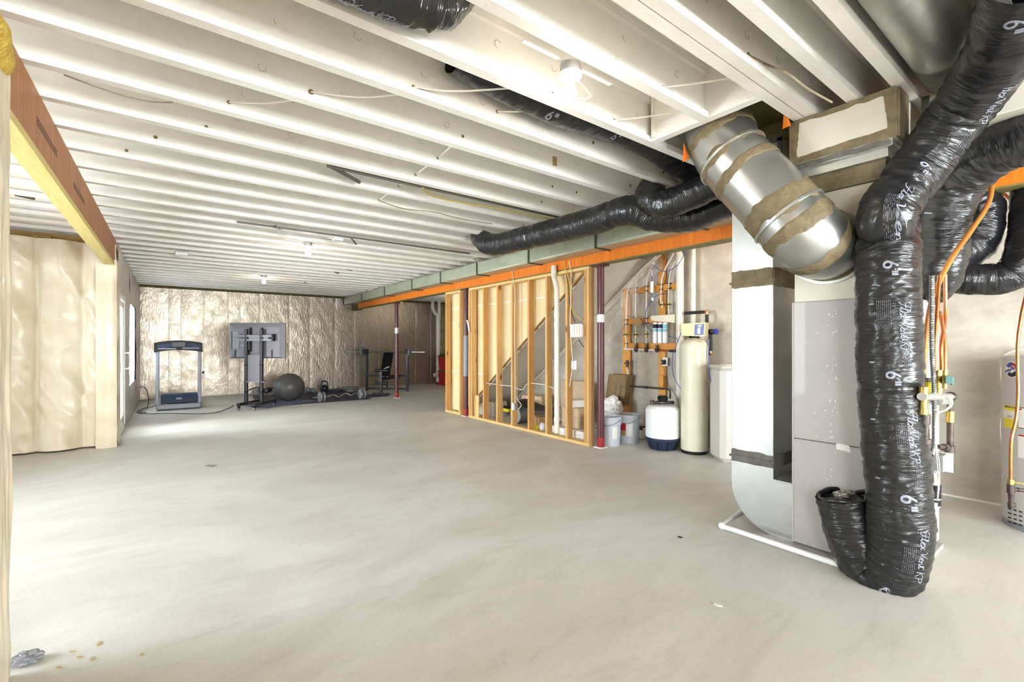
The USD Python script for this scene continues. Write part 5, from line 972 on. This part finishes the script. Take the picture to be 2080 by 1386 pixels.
CON.add('display', L(box(.04, .25, yb - .085, yb - .07, 1.24, 1.34, .006)), M['blackm']); CON.add('console_trim', L(box(x0 + .03, .10, yb - .08, yb - .07, 1.195, 1.215), box(.2, x1 - .03, yb - .08, yb - .07, 1.205, 1.225)), M['frame'])
t.add('knob', L(rod((x1 + .02, yb - .02, .72), (x1 + .06, yb - .02, .72), .022)), M['black']); t.done()
# television on a rolling stand, its back to the camera
C0 = np.array([1.36, 10.46, 0]); ROT = -39.0
S = lambda m: move(m, C0, ROT)
t = Thing('tv_stand', 'black rolling television stand with two tall posts', 'stand')
for x in (-.17, .145):
    t.add('post', S(rod((x, 0, .08), (x, 0, 1.60), .036, 20)), M['blackm']); t.add('foot_rail', S(box(x - .03, x + .03, -.26, .50, .085, .14, .006)), M['blackm'])
    for z in (.33, .87): t.add('post_collar', S(lathe([(.037, z), (.040, z + .005), (.040, z + .02), (.037, z + .025)], (x, 0, 0), 20)), M['black'])
    for y in (-.24, .47):
        k = t.add('caster', S(rod((x - .012, y, .032), (x + .012, y, .032), .032, 18)), M['chrome']); k.add('fork', S(box(x - .018, x + .018, y - .02, y + .03, .045, .09, .006)), M['black'])
t.add('cross_rail', [S(box(-.17, .15, -.02, .02, .09, .13))], M['blackm']); t.add('mount_rail', S(box(-.42, .36, -.025, .03, 1.36, 1.40, .004)), M['frame']); t.add('mount_rail', S(box(-.42, .36, -.025, .03, 1.44, 1.48, .004)), M['frame'])
t.add('mount_plate', S(box(-.12, .28, .0, .03, 1.385, 1.46)), M['frame'])
for x in (-.11, .12): t.add('vesa_arm', S(box(x - .015, x + .015, .035, .065, 1.15, 1.63)), M['black'])
t.add('end_clamp', S(box(.36, .40, -.02, .05, 1.36, 1.50, .006)), M['black'])
t.add('shelf_panel', S(box(-.14, .12, -.006, .006, .55, 1.08)), M['tvback']); t.add('shelf', S(box(-.22, .22, -.03, .25, .535, .55)), M['frame'])
t.add('cable_bracket', S(wire([(-.13, .02, .37), (0, .05, .42), (.1, .05, .40)], .012)), M['black']); t.add('cable_bracket', S(wire([(.18, .02, .37), (.25, .05, .41), (.36, .05, .42)], .01)), M['black']); t.done()
t = Thing('television', 'large flat television seen from behind on the rolling stand', 'television')
w0, w1, z0, z1 = -.60, .56, 1.01, 1.73
t.add('casing', S(hull([(x, y, z) for x, z in ((w0, z0), (w1, z0), (w0, z1), (w1, z1)) for y in (.13, .16)] + [(x, .07, z) for x in (w0 + .09, w1 - .09) for z in (z0 + .03, z1 - .09)])), M['tvback'], smooth=False)
t.add('screen', S(box(w0 + .01, w1 - .01, .160, .166, z0 + .01, z1 - .01)), M['black'])
t.add('vent_panel', S(box(w0 + .10, w0 + .24, .064, .071, 1.21, 1.55)), M['frame'], label='paler inset panel'); t.add('panel_slot', S(box(w0 + .085, w0 + .1, .062, .071, 1.20, 1.55)), M['black'])
for x in (-.44, -.16, .32): t.add('port_slot', S(box(x - .012, x + .012, .062, .071, 1.04, 1.18)), M['black'])
t.add('lower_ledge', S(box(w0 + .12, .34, .055, .071, 1.205, 1.215)), M['tvback']); t.add('label_lines', S(box(-.32, -.22, .062, .071, 1.25, 1.29)), M['frame']); t.done()
c = foot(586, 820, .1); rb = .325; c = az(587, 816); c = np.array([c[0], c[1], 0])
bl = trimesh.creation.icosphere(4, 1.0); bl.vertices = bl.vertices * [rb, rb, rb * .95] + [c[0], c[1], rb * .95 + .02]
t = Thing('exercise_ball', 'large grey exercise ball on the gym mat', 'ball'); t.add('ball', bl, M['ball'], smooth=True); t.add('plug', trimesh.creation.icosphere(2, .014).apply_translation((c[0] + .22, c[1] - .22, .2)), M['ink']); t.done()
# dumbbells (hex heads), one built and copied
t = Thing('dumbbell', 'light grey dumbbell leftmost of the row on the mat', 'dumbbell', 'dumbbells along the back of the mat')
def dumb(r, l): return [('handle', rod((0, -l / 2, r), (0, l / 2, r), .016, 12), M['chrome'])] + [('head', rod((0, s * l / 2, r), (0, s * (l / 2 + .075), r), r, 6), M['grey']) for s in (-1, 1)]
for nm, m_, mt in dumb(.06, .12): t.add(nm, m_, mt, smooth=False)
db = [az(504, 799), az(512, 800), az(522, 801), az(625, 797), az(635, 799)]
t.done(local=True, loc=[db[0][0], db[0][1] + .1, .012], rotz=-20)
for q, rz, lab in ((db[1], -18, 'grey dumbbell second from the left in the row on the mat'), (db[2], -20, 'grey dumbbell third from the left in the row on the mat'), (db[3], 15, 'silver dumbbell right of the exercise ball, further one'), (db[4], 12, 'silver dumbbell right of the exercise ball, nearer one')): t.copy([q[0], q[1] + .1, .012], rz, lab)
t = Thing('dumbbell', 'black dumbbell with chrome end right of the stand posts', 'dumbbell', 'dumbbells along the back of the mat')
for nm, m_, mt in dumb(.072, .13): t.add(nm, m_, M['black'] if nm == 'head' else mt, smooth=False)
for s in (-1, 1): t.add('end_cap', rod((0, s * .141, .072), (0, s * .144, .072), .035, 12), M['chrome'])
q = az(534, 800); t.done(local=True, loc=[q[0], q[1] + .1, .012], rotz=-15); q = az(546, 800); t.copy([q[0], q[1] + .1, .012], -25, 'black dumbbell just left of the exercise ball')
q = az(659, 797); q[2] = .012
t = Thing('kettlebell', 'black kettlebell standing at the back of the mat', 'kettlebell'); b_ = trimesh.creation.icosphere(3, .105); b_.vertices[:, 2] = np.maximum(b_.vertices[:, 2], -.085); t.add('bell', b_.apply_translation(q + [0, 0, .085]), M['blackm'], smooth=40)
hp = [(-.075, .13), (-.09, .2), (-.06, .27), (0, .285), (.06, .27), (.09, .2), (.075, .13)]; t.add('handle', sweep(spline([q + [x * Rv[0], x * Rv[1], z] for x, z in hp], .012), .018, 12), M['blackm']); t.done()
def plate(r, th=.032): return [('disc', lathe([(.026, .004), (.07, 0), (.075, .006), (r * .8, .006), (r * .83, 0), (r * .98, 0), (r, .004), (r, th - .004), (r * .98, th), (r * .83, th), (r * .8, th - .006), (.075, th - .006), (.07, th), (.026, th - .004), (.026, .004)], (0, 0, 0), 40), M['grey'])]
t = Thing('weight_plate', 'dark blue-black weight plate on the mat beside the kettlebell', 'weight plate', 'weight plates lying on the mat')
for nm, m_, mt in plate(.22, .05): t.add(nm, m_, M['hood'], smooth=40)
q = az(682, 797); t.done(local=True, loc=[q[0], q[1] + .05, .012])
t = Thing('weight_plate', 'large grey weight plate at the bottom of the fanned pile', 'weight plate', 'weight plates lying on the mat')
for nm, m_, mt in plate(.225): t.add(nm, m_, mt, smooth=40)
q = az(706, 794); t.done(local=True, loc=[q[0], q[1] + .15, .012])
for px, py, z, lab in ((722, 795, .012, 'large grey weight plate lying right of the fanned pile'), (716, 793, .046, 'large grey weight plate on top of the fanned pile')): q = az(px, py); t.copy([q[0], q[1] + .15, z], 0, lab)
t = Thing('weight_plate', 'small grey weight plate lying in front of the fanned pile', 'weight plate', 'weight plates lying on the mat')
for nm, m_, mt in plate(.12, .025): t.add(nm, m_, mt, smooth=40)
q = az(713, 796); t.done(local=True, loc=[q[0], q[1], .012])
# curl bar with plates, on the floor
a, b = az(653, 818), az(735, 811); ctr = (a + b) / 2; dv = (b - a)[:2]; le = np.linalg.norm(dv); rz = math.degrees(math.atan2(dv[1], dv[0])); pr = .115
t = Thing('curl_bar', 'zigzag chrome curl bar loaded with grey plates on the mat edge', 'barbell')
zz = [(-.66, 0), (-.36, 0), (-.28, 0), (-.2, .03), (-.08, -.03), (.08, .035), (.2, -.02), (.3, .03), (.38, 0), (.66, 0)]
U = lambda m: move(m, (ctr[0], ctr[1], .01), rz)
t.add('bar', U(sweep(spline([(x * le / .93, 0, pr + z) for x, z in zz], .02), .013, 10)), M['chrome'])
for s in (-1, 1):
    for k in (0, 1): t.add('plate', U(move(move(lathe([(.014, 0), (.05, 0), (.055, .006), (pr * .82, .006), (pr * .85, 0), (pr, .002), (pr, .03), (pr * .85, .032), (.014, .032), (.014, 0)], (0, 0, -.016), 32), (0, 0, 0), 0, 0, 90), (s * le / 2 + (k - .5) * .07, 0, pr))), M['grey'], smooth=40)
t.done()
# weight bench with a racked barbell
A_ = az(745, 794); B2 = az(827, 795); mid = (A_ + B2) / 2; dv = (B2 - A_)[:2]; gp = np.linalg.norm(dv); rz = math.degrees(math.atan2(dv[1], dv[0])); W = lambda m: move(m, (mid[0], mid[1], 0), rz)
zu = EYE + (HZ - 716) / FPX * depth(mid)
t = Thing('weight_bench', 'black weight bench with a raised back pad and two rack uprights', 'weight bench')
for s in (-1, 1): UPR = t.add('upright', W(box(s * gp / 2 - .03, s * gp / 2 + .03, -.03, .03, 0, zu + (.0 if s < 0 else .03), .005)), M['blackm']); UPR.add('bar_hook', W(box(s * gp / 2 - .045, s * gp / 2 + .045, -.09, .03, zu - .04, zu + .09, .006)), M['black'])
t.add('cross_tube', W(box(-gp / 2, gp / 2, -.02, .02, .40, .45)), M['blackm']); t.add('cross_tube', W(box(-gp / 2, gp / 2, -.02, .02, .04, .09)), M['blackm']); t.add('centre_strut', W(box(-.02, .02, -.02, .02, .05, .42)), M['blackm']); t.add('rear_leg', W(box(.12, .16, .36, .40, 0, .5)), M['blackm'])
cz_ = .10
t.add('spine_tube', W(box(.2, .26, -.95, .35, .36, .42)), M['blackm']); t.add('front_leg', W(box(.2, .26, -.98, -.92, .0, .62, .004)), M['blackm']); t.add('front_foot', W(box(.0, .46, -.99, -.93, .0, .05, .004)), M['blackm'])
bp = move(box(-.135, .135, 0, .78, 0, .06, .015), (0, 0, 0), 0, 0, 0); bp = move(bp, (0, 0, 0), 0, 52); t.add('back_pad', W(move(bp, (.12, -.42, .43), 10)), M['vinylpad']); t.add('seat_pad', W(box(.09, .37, -.80, -.44, .42, .48, .015)), M['vinylpad'])
for z in (.62, .30): t.add('leg_roller', W(rod((.06, -.95, z), (.40, -.95, z), .04, 14)), M['vinylpad'])
t.add('leg_arm', W(wire([(.23, -.93, .60), (.34, -.93, .68), (.44, -.93, .72)], .018)), M['frame']); t.done()
t = Thing('barbell', 'long chrome barbell racked on the weight bench with two small plates', 'barbell'); yy = -.055; zz_ = zu + .01
t.add('bar', W(rod((-gp / 2 - .55, yy, zz_), (gp / 2 + .50, yy, zz_), .014)), M['chrome'])
for s in (-1, 1):
    t.add('sleeve', W(rod((s * (gp / 2 + .07), yy, zz_), (s * (gp / 2 + .52), yy, zz_), .024)), M['chrome']); t.add('plate', W(move(move(lathe([(.026, 0), (.06, 0), (.065, .008), (.115, .008), (.12, 0), (.145, .003), (.145, .03), (.12, .033), (.026, .033), (.026, 0)], (0, 0, -.016), 32), (0, 0, 0), 0, 0, 90), (s * (gp / 2 + .10), yy, zz_))), M['grey'], smooth=40)
t.done()
# far right corner: drain stack, red tubs
y_ = 13.2
t = Thing('drain_pipe', 'white drain stack with a cleanout standing in the far right corner', 'pipe'); R2 = .07
t.add('stack', rod(ay(890, 640, y_), ay(890, 776, y_), R2 * .95, 20), M['pvc']); t.add('offset_pipe', sweep(spline([ay(879, 612, y_), ay(879, 625, y_), ay(884, 636, y_), ay(889, 642, y_), ay(889, 655, y_)], .03), R2 * .75, 16), M['pvc']); t.add('side_pipe', rod(ay(892, 612, y_), ay(892, 650, y_), .05, 16), M['pvc'])
t.add('cleanout', [rod(ay(884, 762, y_), ay(897, 762, y_), R2 * .9, 16), rod(ay(881, 762, y_ - .06), ay(886, 762, y_ - .06), R2 * .8, 16)], M['pvc']); t.add('red_collar', lathe([(.085, 0), (.09, .05), (.08, .06)], ay(891, 777, y_) * [1, 1, 0], 20), M['reddull']); t.done()
for z, lab in ((0, 'lower red tub of the pair stacked behind the stud wall'), (.47, 'upper red tub with a dark green lid behind the stud wall')):
    q = ay(903, 778, 12.9) * [1, 1, 0] + [.1, -.1, 0]; t = Thing('storage_tub', lab, 'tub', 'red storage tubs'); t.add('tub', hull([q + [dx * k, dy * k, z + h] for dx in (-.22, .32) for dy in (-.3, .3) for k, h in ((.9, .01), (1, .42))]), M['red']); t.add('lid', [box(q[0] - .24, q[0] + .34, q[1] - .32, q[1] + .32, z + .42, z + .455, .01)] + ([box(q[0] - .2, q[0] + .3, q[1] - .28, q[1] + .28, .925, 1.0, .03)] if z else []), M['green']); t.done()
# ================================================================ LAMPS, CABLES, SMALL THINGS
def lamp(label, x, y, z=2.55, b='bulb'):
    t = Thing('ceiling_lamp', label, 'lamp', 'bare bulbs in porcelain holders')
    t.add('bulb', lathe([(.001, -.04), (.014, -.038), (.027, -.03), (.036, -.012), (.037, .004), (.030, .024), (.018, .04), (.014, .05), (.001, .05)], (x, y, z), 24), M[b], smooth=True)
    t.add('porcelain_holder', lathe([(.001, .045), (.02, .045), (.022, .06), (.03, .075), (.058, .082), (.060, .092), (.001, .095)], (x, y, z), 32), M['porcelain']); t.add('ceiling_box', lathe([(.001, .095), (.052, .095), (.052, .14), (.001, .14)], (x, y, z), 16), M['zinc'])
    t.add('box_bracket', box(x - .3, x + .3, y - .012, y + .012, z + .142, z + .15), M['paint']); t.done()
lamp('nearest bare bulb lamp between the joists', 1.60, 1.66); lamp('middle bare bulb lamp halfway down the ceiling', 1.52, 6.72); lamp('farthest bare bulb lamp near the foil wall', 1.52, 10.40)
lamp('bare bulb lamp in the utility bay', 4.85, 2.25, 2.45, 'bulb_strong'); lamp('bare bulb lamp in the far right bay', 6.6, 10.6, 2.55, 'bulb_strong')
t = Thing('smoke_alarm', 'small white alarm box on the far joists near the left beam', 'alarm'); q = az(369, 516, 2.63); t.add('body', cbox(q, .16, .14, .035, .008), M['white']); t.add('base', cbox(q + [0, .04, .02], .17, .1, .015), M['frame']); t.done()
t = Thing('junction_box', 'white electrical box on the ceiling right of the middle lamp', 'electrical box'); q = az(686, 487, 2.64); t.add('cover', cbox(q, .11, .11, .03, .004), M['white']); t.add('cable_stub', wire([q + [-.05, 0, .0], q + [-.12, .02, .02], q + [-.2, .05, .06]], .007), M['cable']); t.done()
# cables strung through the joists
def run(label, pts, mt='cable', r=.0055): single('cable', wire(pts, r, 7, .05), M[mt], label, 'cable', 'cables threaded through the joists')
hp = lambda px, py: web_at(px, py)[1]
run('white cable threading the holes down the middle of the ceiling', [hp(px, py) + [0, .006, 0] for px, py in ((940, 277), (889, 321), (844, 355), (810, 378), (770, 407), (743, 432), (717, 453), (691, 468))])
run('pale cable leaving the torn hole near the left of the ceiling', [hp(632, 187), hp(632, 187) + [.25, -.12, .0], hp(632, 187) + [.5, -.3, .03]])
run('pale cable crossing the second joist bay at left', [hp(465, 208), hp(465, 208) + [.2, -.12, .01], hp(465, 208) + [.42, -.3, .04]])
run('pale cable in front of the ceiling duct', [hp(840, 177), hp(840, 177) + [.2, -.1, .0], hp(840, 177) + [.5, -.3, .03]])
run('white cable passing below the half hidden duct', [hp(1010, 227), hp(1010, 227) + [.18, -.15, .0], hp(1010, 227) + [.4, -.34, .02]])
run('white cable from the near lamp to the joist header', [hp(1123, 200), hp(1123, 200) + [.2, -.1, 0], (1.60, 1.66, 2.69), (1.8, 1.5, 2.72)])
run('white cable strung across the header bay by its left hanger', [hp(1248, 245), hp(1248, 245) + [.18, -.16, .02], hp(1248, 245) + [.36, -.34, .05]])
run('white cable strung across the header bay by its right hanger', [hp(1345, 180), hp(1345, 180) + [.18, -.16, .02], hp(1345, 180) + [.36, -.34, .05]])
run('grey cable hugging the joist above the supply plenum', [hp(1520, 112), ax(1560, 132, 2.45) * 1, ad(1600, 150, 2.15), ad(1640, 180, 2.25), ad(1690, 208, 2.32)], 'cablegrey')
def under(pts, z=2.64): return [az(px, py, z) for px, py in pts]
run('olive cable stapled along a joist to the trunk', under([(858, 382), (872, 394), (900, 404), (950, 414), (1010, 424), (1060, 434), (1130, 447)]), 'olivecable', .008)
run('grey cable sagging along the next joist beyond the olive one', under([(770, 408), (820, 424), (880, 431), (935, 444), (1000, 455)]), 'cablegrey', .006)
run('grey wire curving along the second joist at the upper left', under([(130, 152), (200, 178), (260, 197), (310, 207), (350, 208)], 2.66), 'cablegrey', .004)
def top(pts): return [ax(px, py, x) for px, py, x in pts]
run('bundle of white cable draped along the top of the trunk', top([(748, 592, 4.02), (790, 572, 3.985), (820, 562, 3.985), (860, 550, 3.985), (905, 536, 3.985), (960, 524, 3.985), (1000, 512, 3.985)]), 'cable', .014)
run('dark cable under the white bundle on the trunk', top([(775, 577, 3.98), (830, 562, 3.98), (880, 550, 3.98), (930, 536, 3.98), (975, 524, 3.98)]), 'cablegrey', .012)
run('brown cable looping along the trunk top', top([(709, 591, 3.98), (735, 586, 3.98), (760, 572, 3.98), (800, 562, 3.96), (815, 550, 3.96), (840, 547, 3.97), (870, 538, 3.97), (910, 528, 3.97), (970, 513, 3.97)]), 'cablebrown', .009)
for i, pts in enumerate(([(672, 338), (730, 370)], [(560, 459), (582, 477)], [(714, 484), (723, 496)], [(30, 395), (70, 404)], [(705, 547), (715, 549)], [(680, 553), (688, 555)], [(618, 574), (624, 575)])):
    q = under(pts, 2.655); single('steel_brace', [sweep(np.array([q[0], q[1]]), .014 if i else .018, 4)], M['galvbrace'], ('long dark steel brace between joists left of centre', 'dark steel brace between joists left of the middle lamp', 'short dark steel brace right of the ceiling box', 'dark strap under the alcove joists at far left', 'stubby dark brace near the far end of the trunk, right one', 'stubby dark brace near the far end of the trunk, left one', 'tiny dark brace close to the foil wall')[i], 'brace', 'steel braces between joists', smooth=False)
# dark openings above two joists: ledger gaps
for px0, py0, px1, py1, lab in ((668, 335, 1140, 448, 'dark metal track under a joist in the middle of the ceiling'), (480, 455, 960, 515, 'dark metal track under a joist beyond the middle lamp')):
    a, b = az(px0, py0, 2.648), az(px1, py1, 2.648); single('metal_track', box(min(a[0], b[0]), max(a[0], b[0]), (a[1] + b[1]) / 2 - .004, (a[1] + b[1]) / 2 + .012, 2.649, 2.667), M['galvbrace'], lab, 'track', 'metal tracks under the joists')
# cords on the floor
def floorcord(label, pts, r=.006): single('extension_cord', wire([az(px, py, r if len(q) == 0 else q[0]) for px, py, *q in pts], r, 7, .03), M['cableblack'], label, 'cord', 'black cords on the floor')
floorcord('black cord trailing from the left wall to the television stand', [(279, 838), (300, 841), (340, 840), (400, 841), (440, 838), (460, 831), (474, 824)])
floorcord('coiled black cord on the floor by the left wall', [(300, 827), (285, 832), (278, 838), (290, 841), (296, 838), (284, 836), (300, 829), (318, 824)])
single('extension_cord', wire([ax(284, 787, -.5), ax(292, 786, -.46), ax(299, 795, -.40), ax(302, 815, -.36), az(300, 826, .01)], .007, 7, .03), M['cableblack'], 'black cord hanging from the window sill to the coil', 'cord', 'black cords on the floor')
# marks and litter on the floor
rg = np.random.default_rng(11)
def scrap(label, px, py, w, h, m, cat, group=None):
    q = az(px, py, .0); a = np.linspace(0, 2 * np.pi, 13)[:-1]; rr_ = 1 + rg.uniform(-.3, .3, 12); P = [(w * r_ * math.cos(b), h * r_ * math.sin(b)) for b, r_ in zip(a, rr_)]
    single('floor_scrap' if cat != 'stain' else 'floor_mark', move(prism(P, 'z', 0, .003), q + [0, 0, .0005], rg.uniform(0, 180)), M[m], label, cat, group, smooth=False)
scrap('dark oval mark on the floor left of centre', 428, 947, .075, .04, 'stain', 'stain'); scrap('small dark spot on the floor in front of the drip pan', 1381, 1092, .016, .012, 'dark', 'stain'); scrap('tiny dark fleck on the floor at the far left', 30, 1343, .01, .006, 'dark', 'stain')
scrap('white paper fleck on the floor near the bottom right', 1457, 1230, .022, .012, 'paper', 'paper scrap')
for px, py, w, lab in ((120, 1358, .014, 'tan leaf scrap, leftmost by the wall end'), (162, 1336, .014, 'tan leaf scrap right of the leftmost one'), (189, 1340, .012, 'tan leaf scrap third from the left'), (148, 1325, .010, 'small tan leaf scrap above the others'), (288, 1331, .012, 'tan leaf scrap farthest right of the group'), (202, 1308, .016, 'thin tan leaf scrap at the top of the group')): scrap(lab, px, py, w, w * .45, 'debris', 'leaf scrap', 'leaf scraps by the left wall end')
fb = trimesh.creation.icosphere(3); v = fb.vertices; q = az(52, 1348); fb.vertices = v * (1 + 1.1 * (meshkit.fbm(v * 2.6 + 1, 4, 8) - .5))[:, None] * [.05, .035, .022] + [q[0], q[1], .02]
single('crumpled_foil', fb, M['grey'], 'crumpled silvery plastic at the foot of the left wall end', 'litter', smooth=20)

q = web_at(1127, 329)[1]; single('cardboard_scrap', cbox(q + [0, .002, .005], .045, .006, .075), M['card'], 'torn brown cardboard patch over a hole in a joist', 'scrap')
for px, py, tt, lab in ((1389, 312, 3.0, 'orange plastic scrap left of the big round duct top'), (1593, 243, 2.75, 'orange plastic scrap left of the supply plenum')):
    q = ad(px, py, tt); single('plastic_scrap', hull([q + [0, 0, .07], q + [.02, .01, .06], q + [.02, -.03, -.04], q + [0, -.02, -.05], q + [.01, .015, -.05]]), M['lvl'], lab, 'scrap', 'orange scraps by the ducts', smooth=False)
